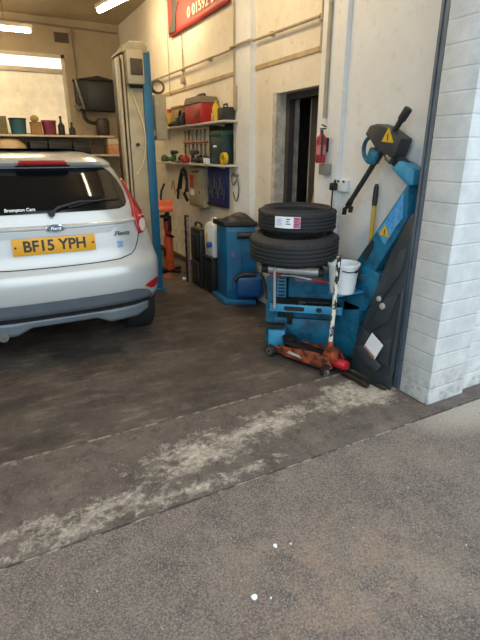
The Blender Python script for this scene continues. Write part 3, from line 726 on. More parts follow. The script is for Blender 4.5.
b = MB(); b.prism([(2.50, 1.605), (2.46, 1.66), (2.395, 1.668), (2.325, 1.645), (2.18, 1.575), (2.225, 1.465), (2.375, 1.50), (2.41, 1.565)], .11, YZ(2.245), .012); hd = b.build('arm_head', HEADM, tc)
tri(2.285, 1.59, .085, 2.243, hd)
P1, P2 = V((2.29, 2.205, 1.72)), V((2.29, 2.645, 1.152))
b = MB(); b.cyl(P1, P2, .019, seg=6); hb = b.build('hex_bar', DGREY, tc)
b = MB(); b.cyl(P1+(P1-P2)*.04, P1-(P1-P2)*.07, .026, .026, 16, .006); b.build('bar_cap', DGREY, hb)
b = MB(); b.cyl(P2+(P1-P2)*.03, P2-(P1-P2)*.03, .022, seg=12).box(P2+V((0, .02, -.03)), (.03, .07, .018), Euler((R(-30), 0, 0)).to_matrix(), .003).box(P2+V((0, .045, -.06)), (.03, .02, .05), Euler((R(10), 0, 0)).to_matrix(), .003).box(P2+V((0, -.02, -.04)), (.03, .018, .045), Euler((R(10), 0, 0)).to_matrix(), .003)
b.build('mount_head', BLACK, hb)
b = MB(); b.prism([(2.445, 1.53), (2.365, 1.50), (2.42, 1.42), (2.478, 1.452)], .07, YZ(2.25), .008); b.build('locking_block', BLUE, tc)
b = MB(); b.tube([(2.285, 2.47, 1.60), (2.28, 2.515, 1.575), (2.28, 2.535, 1.53), (2.28, 2.525, 1.475), (2.28, 2.48, 1.435), (2.28, 2.43, 1.435)], .014, 10, smooth=2); b.build('loop_handle', BLUE, tc)
b = MB(); b.span((2.02, 2.38, .555), (2.25, 2.48, .570), .002); b.build('bucket_bracket', LBLUE, tc)

# ------------------------------------------------------------------ tyres on the machine
def tyre(name, label, c, r, h, tilt):
    M = Matrix.Translation(c) @ Euler(tilt).to_matrix().to_4x4()
    ri = r*.66; hh = h/2
    prof_ = [(ri, -hh*.72), (ri+.012, -hh*.9), (ri+.05, -hh), (r-.045, -hh*.97), (r-.018, -hh*.8)]
    ng = 4
    tw = hh*1.45
    for k in range(ng+1):
        z0 = -tw/2 + tw*k/(ng+1); z1 = -tw/2 + tw*(k+1)/(ng+1); gp = .005
        prof_ += [(r-.001-.006*abs(2*(z0+gp)/tw)**3, z0+gp), (r-.001-.006*abs(2*(z1-gp)/tw)**3, z1-gp)]
        if k < ng: prof_ += [(r-.011, z1-gp+.001), (r-.011, z1+gp-.001)]
    prof_ += [(r-.018, hh*.8), (r-.045, hh*.97), (ri+.05, hh), (ri+.012, hh*.9), (ri, hh*.72)]
    t = thing(name, label, 'tyre', c, 0, 'tyres stacked on the tyre changer')
    b = MB(); b.lathe(prof_, M, 72, close=True); b.build('tyre_carcass', RUBBER, t, ang=30)
    # sipes cut across the shoulders: thin ribs
    for sz in (-1, 1):
        b = MB()
        for k in range(64):
            a_ = 2*math.pi*k/64
            p_ = M @ V(((r-.009)*math.cos(a_), (r-.009)*math.sin(a_), sz*hh*.76)); q_ = M @ V(((r-.002)*math.cos(a_+.02), (r-.002)*math.sin(a_+.02), sz*hh*.60))
            b.cyl(p_, q_, .0045, seg=5)
        b.lathe([(r-.014, sz*hh*.6), (r-.0105, sz*hh*.66), (r-.014, sz*hh*.72)], M, 48); b.build('tread_shoulder', RUBBER, t)
    b = MB()
    for zz, rr in ((hh*.985, r-.07), (-hh*.985, r-.07), (hh*.985, ri+.06), (-hh*.985, ri+.06)):
        b.lathe([(rr-.003, zz-.002), (rr, zz+.002*(1 if zz > 0 else -1)), (rr+.003, zz-.002)], M, 64)
    b.build('sidewall_ring', RUBBER, t)
    return t, M
lo, Ml = tyre('tyre', 'lower and wider of the two black tyres stacked on the blue machine', (1.93, 2.80, .855), .325, .195, (R(2.5), R(-2), 0))
up, Mu = tyre('tyre', 'upper tyre of the stack, with a white and pink sticker', (1.975, 2.84, 1.045), .285, .165, (R(1), R(-1), .3))
# sticker facing the camera
aS = math.atan2(-.85, -.62) - .25
def stk(a0, a1, z0, z1, e):
    b = MB(); b.grid(lambda u, v: Mu @ V(((.285+e)*math.cos(a0+(a1-a0)*u-.3), (.285+e)*math.sin(a0+(a1-a0)*u-.3), z0+(z1-z0)*v)), 12, 1); return b
s1 = stk(aS-.27, aS+.36, -.028, .050, .002).build('tyre_sticker', PAPER, up); lab(s1, 'white and pink paper sticker')
stk(aS+.20, aS+.355, -.026, .048, .0035).build('sticker_pink_block', mat('sticker_pink', '#d26f88', .6, 0, .2, 50), s1)
b_ = stk(aS-.22, aS-.08, -.012, .034, .0035); b_.build('sticker_logo', mat('sticker_blue', '#7e9bc0', .6, 0, .5, 60, alt='#dfe5ec'), s1)
b = MB()
for a0, zz, ww in ((.02, .03, .10), (.02, .014, .07), (.02, -.002, .11), (.23, .034, .09), (.23, .016, .06), (.23, -.002, .09), (.23, -.016, .05)):
    b.grid(lambda u, v: Mu @ V(((.289)*math.cos(aS+a0+ww*u-.3), .289*math.sin(aS+a0+ww*u-.3), zz+.007*v)), 5, 1)
b.build('sticker_print', mat('sticker_ink', '#41506b', .6, 0, 0), s1)

# ------------------------------------------------------------------ bucket
bk = thing('bucket', 'small white plastic bucket standing beside the blue arm', 'bucket', (2.10, 2.43, .571))
M = Matrix.Translation((2.10, 2.43, .571))
b = MB(); b.lathe([(0, 0), (.080, 0), (.084, .004), (.104, .195), (.111, .195), (.111, .21), (.104, .212), (.100, .205), (.080, .012), (0, .010)], M, 36); b.build('pail', WHITE, bk)
b = MB(); b.tube([M @ V(p) for p in ((-.075, -.075, .175), (-.03, -.118, .165), (.04, -.118, .18), (.085, -.068, .195))], .004, 6, smooth=2)
b.tube([M @ V(p) for p in ((-.0, -.118, .167), (.04, -.119, .18))], .008, 8); b.build('handle', BLACK, bk)
# ------------------------------------------------------------------ trolley jack
J0, J1 = V((1.86, 2.86, 0)), V((2.03, 2.34, 0)); jd = (J1-J0).normalized(); jn = V((-jd.y, jd.x, 0))
JM = Matrix(((jd.x, jn.x, 0, J0.x), (jd.y, jn.y, 0, J0.y), (0, 0, 1, 0), (0, 0, 0, 1)))
jack = thing('trolley_jack', 'orange trolley jack with white spotted handle on the floor', 'trolley jack', (1.95, 2.6, 0))
def jl(b): b.bm.transform(JM); return b
for s_ in (-1, 1):
    b = MB(); b.prism([(.02, .075), (.02, .045), (.12, .03), (.50, .03), (.56, .06), (.52, .135), (.40, .14), (.12, .10)], .012, Matrix(((1, 0, 0, 0), (0, 0, 1, s_*.085-.006), (0, 1, 0, 0), (0, 0, 0, 1))), .003); jl(b); sp_ = b.build('side_plate', ORANGE, jack)
    if s_ < 0:
        b = MB(); b.prism([(.16, .062), (.30, .058), (.28, .078), (.18, .086)], .003, Matrix(((1, 0, 0, 0), (0, 0, 1, -.0945), (0, 1, 0, 0), (0, 0, 0, 1)))); jl(b).build('side_sticker', mat('worn_white_sticker', '#cfc9bf', .6, 0, .2, 60), sp_)
    b = MB(); b.lathe([(0, -.02), (.040, -.02), (.045, -.014), (.045, .014), (.040, .02), (0, .02)], JM @ Matrix(((1, 0, 0, .015), (0, 0, 1, s_*.112), (0, 1, 0, .0455), (0, 0, 0, 1))), 24); w_ = b.build('front_wheel', GREASE, jack)
    b = MB(); b.lathe([(.012, -.0225), (.030, -.0225), (.030, .0225), (.012, .0225)], JM @ Matrix(((1, 0, 0, .015), (0, 0, 1, s_*.112), (0, 1, 0, .0455), (0, 0, 0, 1))), 20, close=True); b.build('wheel_hub', STEEL2, w_)
    b = MB(); b.lathe([(0, -.014), (.026, -.014), (.030, -.008), (.030, .008), (.026, .014), (0, .014)], JM @ Matrix(((1, 0, 0, .53), (0, 0, 1, s_*.115), (0, 1, 0, .0305), (0, 0, 0, 1))), 20); cw = b.build('castor_wheel', STEEL2, jack)
    b = MB(); b.box((.53, s_*.115, .075), (.05, .045, .02), None, .004).box((.515, s_*.14, .05), (.03, .008, .06), None, .002); jl(b).build('castor_fork', GREASE, cw)
b = MB(); b.box((.30, 0, .045), (.46, .15, .016)).cyl((.015, -.11, .0455), (.015, .11, .0455), .012); jl(b).build('chassis', GREASE, jack)
b = MB(); b.prism([(.10, .09), (.42, .085), (.42, .115), (.10, .13), (.07, .12)], .09, Matrix(((1, 0, 0, 0), (0, 0, 1, -.045), (0, 1, 0, 0), (0, 0, 0, 1))), .005); jl(b).build('lift_arm', GREASE, jack)
b = MB(); b.lathe([(0, .128), (.05, .128), (.058, .142), (.058, .152), (.045, .148), (0, .146)], JM @ Matrix.Translation((.11, 0, 0)), 24); b.build('saddle', BLACK, jack)
b = MB(); b.cyl((.42, 0, .075), (.62, 0, .075), .036, seg=20, bev=.005).cyl((.60, 0, .075), (.63, 0, .075), .03, seg=16); jl(b); lab(b.build('hydraulic_cylinder', RED, jack), 'dirty red hydraulic cylinder')
b = MB(); b.box((.50, 0, .12), (.08, .10, .09), None, .01).cyl((.5, -.10, .11), (.5, .10, .11), .014).cyl((.47, -.05, .14), (.50, -.05, .20), .014).box((.545, -.03, .14), (.04, .03, .07), None, .005); jl(b).build('pump_block', ORANGE, jack)
H0, H1 = V((2.005, 2.405, .13)), V((1.955, 2.315, .865))
b = MB(); b.cyl(H0, H0+(H1-H0)*.14, .026, .021, seg=16, bev=.003); b.build('handle_socket', ORANGE, jack)
n = NT('spotted_handle_paint'); HP = n.done(n.ramp(n.noise(38, 3, .6, stretch=(1, 1, .45)), [(.49, '#dcd8cc'), (.53, '#2b2623')]), .55)
b = MB(); b.tube([H0+(H1-H0)*.1, H0+(H1-H0)*.5, H1], .0155, 14); lab(b.build('pump_handle', HP, jack), 'white handle mottled with black')
# steel bars on the floor
def bar(p, q, r, label):
    b = MB(); p, q = V(p), V(q); d_ = (q-p)
    b.cyl(p, q, r, seg=12, bev=.002); b.cyl(p+d_*.75, p+d_*.97, r*1.3, seg=12, bev=.002)
    return tag(b.build('steel_bar', GREASE), label, 'bar', 'bars on the floor by the jack')
bar((2.035, 2.28, .024), (2.055, 2.045, .024), .018, 'thicker dark steel bar on the floor, nearer the trolley jack')
bar((2.085, 2.30, .0165), (2.142, 1.965, .0165), .0125, 'thinner dark steel bar on the floor by the shutter guide')
# ------------------------------------------------------------------ black undertray panel leaning in the corner
PAN = mat('black_moulded_plastic', '#3a4146', .38, 0, .15, 6, .08, 40)
pan = thing('moulded_plastic_panel', 'black moulded car undertray leaning in the corner beside the blue arm', 'car panel', (2.2, 2.1, 0))
prx = 2.165
def lean(b):   # leans back towards the wall
    b.bm.transform(Matrix(((1, 0, .055, 0), (0, 1, 0, 0), (0, 0, 1, 0), (0, 0, 0, 1)))); return b
b = MB(); b.prism([(2.345, .0), (1.955, .0), (1.965, .5), (1.99, 1.165), (2.03, 1.12), (2.13, .88), (2.20, .66), (2.265, .42), (2.34, .18)], .014, YZ(prx), .003); lean(b).build('sheet', PAN, pan)
b = MB()
for pts in ([(2.0, .95), (2.06, .92), (2.18, .62), (2.14, .58), (2.02, .78)], [(2.0, .66), (2.10, .60), (2.22, .38), (2.19, .34), (2.05, .46)], [(2.0, .36), (2.12, .30), (2.10, .14), (1.99, .16)], [(2.16, .30), (2.25, .34), (2.31, .17), (2.28, .06), (2.16, .06)], [(1.97, .70), (1.985, .70), (1.975, .1), (1.96, .1)]):
    b.prism(pts, .02, YZ(prx-.012), .008)
lean(b).build('moulded_rib', PAN, pan)
for y_, z_, r_ in ((2.115, .545, .022), (2.155, .585, .018)): b = MB(); b.cyl((prx-.022, y_, z_), (prx-.006, y_, z_), r_, seg=16, bev=.003); lean(b).build('clip_disc', bpy.data.materials['pale_alloy'], pan)
b = MB(); b.prism([(2.16, .345), (2.045, .295), (2.10, .175), (2.215, .225)], .004, YZ(prx-.028)); lean(b); sl = b.build('paper_tag', PAPER, pan); lab(sl, 'white paper tag stuck on the panel')
b = MB(); b.prism([(2.105, .180), (2.21, .226), (2.205, .238), (2.10, .192)], .001, YZ(prx-.0295)); lean(b).build('tag_red_line', mat('tag_red', '#b76a58', .6, 0, 0), sl)
b = MB(); b.prism([(2.235, .225), (2.03, .15), (2.06, .10), (2.25, .12), (2.30, .2)], .016, YZ(prx-.036), .004); lean(b).build('lower_flap', PAN, pan)

# ------------------------------------------------------------------ wheel balancer
bal = thing('wheel_balancer', 'blue wheel balancer cabinet with black top tray, left of the tyres', 'wheel balancer', (2.2, 4.2, 0))
b = MB(); b.prism([(2.0, 4.14), (2.30, 3.98), (2.33, 4.20), (2.30, 4.50), (2.03, 4.50)], .05, None, .006); b.build('base_plate', BLUE2, bal)
fp = [(2.06, 4.19), (2.32, 4.05), (2.333, 4.20), (2.30, 4.38), (2.07, 4.44)]
b = MB(); b.prism(fp, .745, Matrix.Translation((0, 0, .05)), .01); cab = b.build('cabinet', BLUE2, bal)
b = MB(); b.prism([(2.105, .14), (2.25, .14), (2.25, .74), (2.105, .74)], .003, frame((2.06-2.06*.8793, 0, 0), (1, 0, 0), (0, 0, 1)) if False else Matrix(((.88, 0, -.475, .205), (-.475, 0, -.88, 5.166), (0, 1, 0, 0), (0, 0, 0, 1)))); b.build('front_panel', BLUE2, cab)
b = MB(); b.prism([(2.14, .50), (2.19, .50), (2.165, .56)], .003, Matrix(((.88, 0, -.475, .2035), (-.475, 0, -.88, 5.163), (0, 1, 0, 0), (0, 0, 0, 1)))); b.build('emblem', mat('faded_emblem', '#8d6b8f', .5, 0, .2, 60), cab)
b = MB(); b.prism([(2.03, 4.18), (2.33, 4.02), (2.337, 4.20), (2.31, 4.40), (2.04, 4.47)], .05, Matrix.Translation((0, 0, .795)), .008); b.build('top_tray', BLACK, bal)
b = MB(); b.cyl((2.12, 4.06, .72), (2.34, 3.94, .73), .034, seg=20, bev=.004); b.build('spindle', BLACK, bal)
b = MB(); b.box((2.22, 3.99, .22), (.28, .2, .23), -.49, .04, 4).box((2.10, 4.06, .20), (.06, .1, .14), -.49, .015); mo = b.build('motor_cover', mat('cobalt_cover', '#0d4f86', .35, 0, .1, 4), bal)
b = MB(); b.tube([(2.04, 3.99, .28), (2.10, 3.97, .345), (2.24, 3.90, .345)], .025, 10, smooth=2); b.build('motor_collar', BLACK, mo)
b = MB()
def hood(u, v):
    x = 2.06+.26*u; s2 = math.sin(math.pi*u)**.7 * math.sin(math.pi*min(1, v*1.0))**.6
    return V((x, 4.10+.24*v-.1*(u-.3), 0.847 + .10*s2*(.75+.25*math.sin(u*7+v*4))))
b.grid(hood, 18, 12); b.grid(lambda u, v: V((2.06+.26*u, 4.10+.24*v-.1*(u-.3), .846)), 18, 12)
tag(b.build('folded_cover', mat('black_vinyl', '#232325', .45, 0, .2, 9, .3, 20)), 'crumpled black cover lying on top of the blue wheel balancer', 'cover')

# ------------------------------------------------------------------ jerrycan and black containers beside the balancer
bb = thing('black_plastic_box', 'black plastic box under the white jerrycan', 'box', (2.14, 4.62, 0))
b = MB(); b.span((2.05, 4.525, 0.0), (2.28, 4.775, .385), .012)
for k in range(3): b.span((2.042, 4.55+.075*k, .04), (2.05, 4.595+.075*k, .35), .003)
b.build('tub', BLACK, bb)
b = MB(); b.span((2.04, 4.515, .385), (2.29, 4.785, .41), .006); b.build('lid', BLACK, bb)
keep_ = set(C.objects)
jc = thing('jerrycan', 'white plastic jerrycan with yellow stripe beside the blue balancer', 'jerrycan', (2.12, 4.62, .486))
b = MB(); b.prism([(4.51, .486), (4.745, .486), (4.755, .75), (4.72, .84), (4.66, .865), (4.54, .85), (4.505, .78)], .17, YZ(2.03), .022); b.build('can_body', WHITE, jc)
b = MB(); b.tube([(2.115, 4.70, .855), (2.115, 4.69, .895), (2.115, 4.60, .90), (2.115, 4.585, .855)], .013, 8, smooth=1); b.build('carry_handle', WHITE, jc)
b = MB(); b.span((2.024, 4.655, .56), (2.031, 4.68, .74), .002); lab(b.build('level_strip', YELLOW, jc), 'yellow strip on the side')
b = MB(); b.cyl((2.03, 4.56, .63), (1.985, 4.56, .63), .03, seg=16, bev=.004); lab(b.build('tap', mat('tap_blue', '#2059a0', .4, 0, .05, 5), jc), 'blue screw tap')
for o in set(C.objects)-keep_:
    if o.parent is None: o.location.x += .03; o.location.z -= .075
ca = thing('tool_case', 'black upright case with carry handle beside the white jerrycan', 'case', (2.1, 4.98, 0))
b = MB(); b.span((2.03, 4.80, 0), (2.25, 5.08, .68), .015)
b.build('case_shell', BLACK, ca)
b = MB(); b.span((2.015, 4.84, .08), (2.03, 5.04, .30), .005); b.span((2.015, 4.84, .36), (2.03, 5.04, .62), .005); b.build('case_panel', DGREY, ca)
b = MB(); b.tube([(2.08, 4.85, .68), (2.08, 4.85, .74), (2.08, 5.03, .74), (2.08, 5.03, .68)], .013, 8, smooth=1); b.build('carry_handle', BLACK, ca)
b = MB(); b.span((2.06, 4.83, .68), (2.2, 5.05, .69)); b.build('case_lid_strip', mat('olive_strip', '#8c9a4a', .5, 0, .2, 20), ca)
ps = thing('striped_post', 'narrow dark and pale post standing at the left of the black case', 'post', (2.02, 5.18, 0))
b = MB(); b.span((2.01, 5.12, 0), (2.035, 5.15, .78), .003); b.build('pale_edge', mat('pinkish_edge', '#9d8585', .6, 0, .3, 20), ps)
b = MB(); b.span((2.01, 5.155, 0), (2.05, 5.21, .80), .004)
for k in range(7): b.box((2.01, 5.182, .1+.1*k), (.012, .04, .05), None, .003)
b.build('dark_frame', BLACK, ps)

# ------------------------------------------------------------------ orange transmission jack
tj = thing('transmission_jack', 'tall orange floor jack with a saddle standing by the lift post', 'jack', (2.0, 5.78, 0))
tx, ty = 2.0, 5.78
b = MB(); b.cyl((tx, ty, .02), (tx, ty, .46), .058, seg=24, bev=.008); b.build('lower_cylinder', ORANGE2, tj)
b = MB(); b.cyl((tx, ty, .46), (tx, ty, .56), .045, seg=24).cyl((tx, ty, .56), (tx, ty, .66), .05, .035, seg=24); b.build('upper_ram', RED, tj)
b = MB(); b.cyl((tx, ty, .66), (tx, ty, .78), .028, seg=16); b.box((tx-.04, ty-.03, .72), (.09, .17, .03), None, .005).box((tx, ty+.07, .64), (.05, .05, .2), None, .006).box((tx, ty-.08, .64), (.04, .04, .2), None, .006); b.build('support_frame', GREASE, tj)
b = MB(); b.prism([(-.17, .78), (.17, .79), (.16, .83), (.10, .86), (.06, .93), (-.02, .90), (-.07, .92), (-.15, .85)], .2, Matrix(((-.3, 0, -1, tx+.08), (-1, 0, .3, ty), (0, 1, 0, 0), (0, 0, 0, 1))), .012); b.build('saddle', ORANGE2, tj)
b = MB(); b.tube([(tx-.05, ty+.05, .80), (tx-.04, ty+.1, 1.0), (tx+.02, ty+.1, 1.12)], .014, 8, smooth=1); b.build('pump_lever', BLACK, tj)
b = MB(); b.tube([(tx-.03, ty-.06, .50), (tx-.03, ty-.16, .51), (tx-.0, ty-.2, .49), (tx+.02, ty-.14, .47), (tx, ty-.05, .47)], .012, 8, smooth=1); b.build('side_handle', BLACK, tj)
b = MB(); b.span((tx-.061, ty-.025, .20), (tx-.05, ty+.025, .32), .002); b.build('side_label', INK, tj)
b = MB()
for a_ in (.4, 1.97, 3.54, 5.11): b.box((tx+.10*math.cos(a_), ty+.10*math.sin(a_), .02), (.17, .05, .03), a_, .006)
b.build('base_legs', GREASE, tj)
b = MB()
b.grid(lambda u, v: V((1.80+.16*u, 5.42+.18*v, .002+.04*math.sin(math.pi*u)*math.sin(math.pi*v)*(1+.5*math.sin(u*9)*math.cos(v*8)))), 12, 12); b.grid(lambda u, v: V((1.80+.16*u, 5.42+.18*v, .001)), 12, 12)
tag(b.build('rag', mat('brown_cloth', '#8b5a3a', .9, 0, .2, 20)), 'crumpled brown rag on the floor below the orange jack', 'rag')
b = MB(); b.sph((1.99, 5.24, .022), .022, (1.2, 1, 1), 10); tag(b.build('paper_ball', PAPER), 'small white crumpled paper ball on floor by the black case', 'paper')

# ------------------------------------------------------------------ shelves on the right wall
def shelf(z, label, y0=4.6, y1=6.9, x0=2.19):
    t = thing('wall_shelf', label, 'shelf', (WX, (y0+y1)/2, z))
    b = MB(); b.prism([(x0, 4.46), (WX-.062, 4.46), (WX-.062, 4.565), (WX, 4.565), (WX, y1), (x0, y1)], .022, Matrix.Translation((0, 0, z-.022)), .002); b.build('board', WHITEW, t)
    for y_ in (y0+.25, (y0+y1)/2, y1-.25):
        b = MB(); b.prism([(2.22, z-.022), (WX, z-.022), (WX, z-.15), (WX-.02, z-.15), (WX-.025, z-.05)], .02, XZ(y_), 0); b.build('bracket', WHITEW, t, smooth=False)
S1, S2 = 1.80, 1.375
shelf(S1, 'upper pale wall shelf carrying the red toolbox'); shelf(S2, 'lower pale wall shelf carrying the dark green box')
keep_ = set(C.objects)
tb = thing('toolbox', 'red toolbox with grey lid on the upper wall shelf', 'toolbox', (2.25, 5.3, S1))
b = MB(); b.prism([(5.16, S1), (5.62, S1), (5.64, S1+.20), (5.14, S1+.20)], .20, YZ(2.15), .008); b.build('toolbox_body', mat('toolbox_red', '#b32420', .42, 0, .12, 6), tb)
b = MB(); b.prism([(5.13, S1+.20), (5.65, S1+.20), (5.58, S1+.27), (5.20, S1+.27)], .22, YZ(2.14), .008); b.build('toolbox_lid', mat('lid_grey_brown', '#82745e', .6, 0, .15, 6), tb)
b = MB(); b.tube([(2.25, 5.5, S1+.27), (2.25, 5.48, S1+.30), (2.25, 5.28, S1+.30), (2.25, 5.26, S1+.27)], .012, 8, smooth=1); b.build('carry_handle', BLACK, tb)
b = MB(); b.span((2.14, 5.22, S1+.06), (2.15, 5.32, S1+.12), .003); b.build('toolbox_latch', mat('faded_latch', '#7d2a22', .5, 0, 0), tb)
def simple(name, label, cat, m, a, c, bev=.008, group=None):
    b = MB(); b.span(a, c, bev); o = b.build(name, m); return tag(o, label, cat, group)
def boxlid(name, label, cat, m, m2, a, c, lidh=.03):
    t = thing(name, label, cat, ((a[0]+c[0])/2, (a[1]+c[1])/2, a[2]))
    b = MB(); b.span(a, (c[0], c[1], c[2]-lidh), .006); b.build('box_body', m, t)
    b = MB(); b.span((a[0]-.006, a[1]-.006, c[2]-lidh), (c[0]+.006, c[1]+.006, c[2]), .006); b.build('box_lid', m2, t)
    return t
boxlid('wooden_box', 'plain brown wooden box on the upper shelf, left of the red toolbox', 'box', WOOD, CARD, (2.2, 5.90, S1), (2.37, 6.22, S1+.23))
bt = thing('oil_bottle', 'yellow and dark oil bottle at the left end of the upper shelf', 'bottle', (2.22, 6.35, S1))
b = MB(); b.span((2.17, 6.28, S1), (2.29, 6.45, S1+.17), .02); b.build('bottle_body', YELLOW, bt)
b = MB(); b.cyl((2.23, 6.37, S1+.17), (2.23, 6.37, S1+.22), .03, seg=16, bev=.004); b.build('bottle_cap', RED, bt)
b = MB(); b.span((2.165, 6.30, S1+.03), (2.172, 6.42, S1+.12), .002); b.build('bottle_label', INK, bt)
b = MB(); b.tube([(2.16, 6.2, S1+.02), (2.17, 6.05, S1+.035), (2.15, 5.9, S1+.022)], [.02, .026, .018], 10); b.box((2.16, 5.86, S1+.045), (.06, .1, .09), None, .015).cyl((2.16, 5.84, S1+.09), (2.16, 5.8, S1+.16), .016)
tag(b.build('power_drill', BLACK), 'black power tool lying before the wooden box on the upper shelf', 'power tool')
b = MB(); b.box((2.18, 5.74, S1+.05), (.09, .06, .1), None, .012).cyl((2.18, 5.74, S1+.09), (2.18, 5.74, S1+.14), .016); tag(b.build('black_canister', BLACK), 'small black canister touching the red toolbox on its left', 'canister')
sp1 = thing('spray_bottle', 'yellow bottle standing right of the red toolbox', 'bottle', (2.2, 4.86, S1))
b = MB(); b.lathe([(0, 0), (.038, 0), (.04, .01), (.04, .13), (.02, .165), (.016, .17), (0, .17)], Matrix.Translation((2.19, 4.86, S1)), 20); b.build('bottle_body', YELLOW, sp1)
b = MB(); b.cyl((2.19, 4.86, S1+.17), (2.19, 4.86, S1+.195), .018, seg=14); b.build('bottle_cap', mat('dull_yellow', '#b9951f', .5, 0, 0), sp1)
simple('white_carton', 'small cream carton between the red toolbox and yellow bottle', 'carton', WHITE, (2.20, 4.915, S1), (2.31, 5.0, S1+.085), .004)
gb = thing('grey_case', 'dark grey case at the right end of the upper shelf', 'case', (2.22, 4.60, S1))
b = MB(); b.span((2.18, 4.64, S1), (2.30, 4.80, S1+.12), .01); b.build('case_shell', DGREY, gb)
b = MB(); b.tube([(2.23, 4.68, S1+.12), (2.23, 4.685, S1+.15), (2.23, 4.755, S1+.15), (2.23, 4.76, S1+.12)], .008, 8); b.build('carry_handle', BLACK, gb)
for o in set(C.objects)-keep_:
    if o.parent is None: o.location.x += .03; o.location.y -= .14
# pegboard with tools, black board, green box, tape
pg = thing('tool_board', 'cream board with rows of hand tools above the lower shelf', 'tool board', (WX, 5.66, S2+.06))
b = MB(); b.span((WX-.015, 5.27, S2+.05), (WX, 6.08, S2+.40), .002); b.build('board', mat('board_cream', '#ddd0b2', .6, 0, .1, 5), pg)
b = MB(); b.span((WX-.03, 5.29, S2+.225), (WX-.015, 6.06, S2+.24), .002); b.build('red_rail', RED, pg)
for rr in range(2):
    for k in range(6):
        y_ = 5.36+.125*k; z_ = S2+.31-.16*rr
        b = MB(); b.tube([(WX-.03, y_, z_+.06), (WX-.03, y_, z_-.02), (WX-.03, y_+.01, z_-.06)], [.009, .006, .005], 6); b.box((WX-.026, y_, z_+.06), (.02, .02, .015), None, .003)
        b.build('hung_spanner', STEEL2 if (k+rr) % 2 else DGREY, pg)
simple('dark_board', 'black backing board behind the green box on the lower shelf', 'board', BLACK, (WX-.03, 4.6, S2), (WX-.01, 5.24, S2+.415), .003)
gbx = boxlid('green_box', 'dark green plastic box at the right of the lower shelf', 'box', mat('dark_green_plastic', '#1c3a3a', .5, 0, .12, 6), mat('green_lid', '#27503f', .5, 0, .1, 6), (2.22, 4.59, S2), (2.36, 4.86, S2+.33), .05)
b = MB(); b.span((2.213, 4.72, S2+.17), (2.221, 4.79, S2+.19)); lab(b.build('box_label', PAPER, gbx, smooth=False), 'small white label')
b = MB(); b.lathe([(.033, -.02), (.06, -.02), (.06, .02), (.033, .02)], frame((2.21, 4.525, S2+.06), (0, 1, 0), (0, 0, 1)), 28, close=True); tag(b.build('tape_roll', YELLOW), 'yellow tape roll standing against the dark green box', 'tape roll')
keep_ = set(C.objects)
def tool(kind, label, y, x, m):
    b = MB(); z = S2
    if kind == 'pot': b.lathe([(0, 0), (.035, 0), (.038, .06), (.03, .065), (.012, .075), (.012, .10), (0, .10)], Matrix.Translation((x, y, z)), 16)
    if kind == 'grinder':
        b.tube([(x, y+.09, z+.035), (x, y, z+.04), (x, y-.08, z+.035)], [.024, .034, .026], 12); b.cyl((x, y-.07, z+.03), (x, y-.07, z+.085), .03, seg=16)
    if kind == 'gun':
        b.box((x, y, z+.12), (.045, .16, .05), None, .012).box((x, y+.05, z+.055), (.035, .045, .11), Euler((R(12), 0, 0)).to_matrix(), .01).cyl((x, y-.08, z+.12), (x, y-.13, z+.12), .016)
    if kind == 'bulk': b.box((x, y, z+.035), (.09, .12, .07), None, .02).sph((x, y+.02, z+.07), .03, (1, 1.3, .7))
    if kind == 'carton': b.box((x, y, z+.03), (.05, .07, .06), None, .002)
    if kind == 'wrench': b.tube([(x, y+.1, z+.012), (x-.02, y-.1, z+.012)], .011, 8).cyl((x-.022, y-.11, z+.0), (x-.022, y-.11, z+.026), .022, seg=12)
    return tag(b.build({'pot': 'spray_pot', 'grinder': 'angle_grinder', 'gun': 'impact_gun', 'bulk': 'power_tool', 'carton': 'carton', 'wrench': 'ratchet'}[kind], m), label, 'tool' if kind not in ('carton', 'pot') else kind, 'clutter on the lower wall shelf')
GREEN = mat('green_tool', '#2f5a33', .5, 0, .15, 9)
tool('bulk', 'green rounded tool at the left end of the lower shelf', 6.55, 2.2, GREEN)
tool('gun', 'black upright gun-shaped tool near the left of the lower shelf', 6.3, 2.24, BLACK)
tool('grinder', 'dark green grinder lying on the lower shelf, before the black gun tool', 6.18, 2.17, GREEN)
tool('wrench', 'steel ratchet lying on the lower shelf, left of the red tool', 5.95, 2.16, STEEL2)
tool('pot', 'pale spray pot behind the red tool on the lower shelf', 5.82, 2.3, WHITE)
tool('bulk', 'red tool on the lower shelf in front of the tool board', 5.72, 2.17, RED)
tool('gun', 'grey impact gun standing right of the red tool', 5.56, 2.22, DGREY)
tool('grinder', 'black grinder lying under the tool board', 5.35, 2.17, BLACK)
tool('bulk', 'dark rounded tool left of the small white carton', 5.18, 2.2, DGREY)
tool('bulk', 'black rounded tool between the grey impact gun and black grinder', 5.455, 2.27, BLACK)
tool('bulk', 'black rounded tool between the ratchet and the black gun tool', 6.07, 2.27, BLACK)
tool('carton', 'small white carton at the shelf edge by the green box', 5.06, 2.16, WHITE)
for o in set(C.objects)-keep_:
    if o.parent is None: o.location.x += .03; o.location.y -= .14
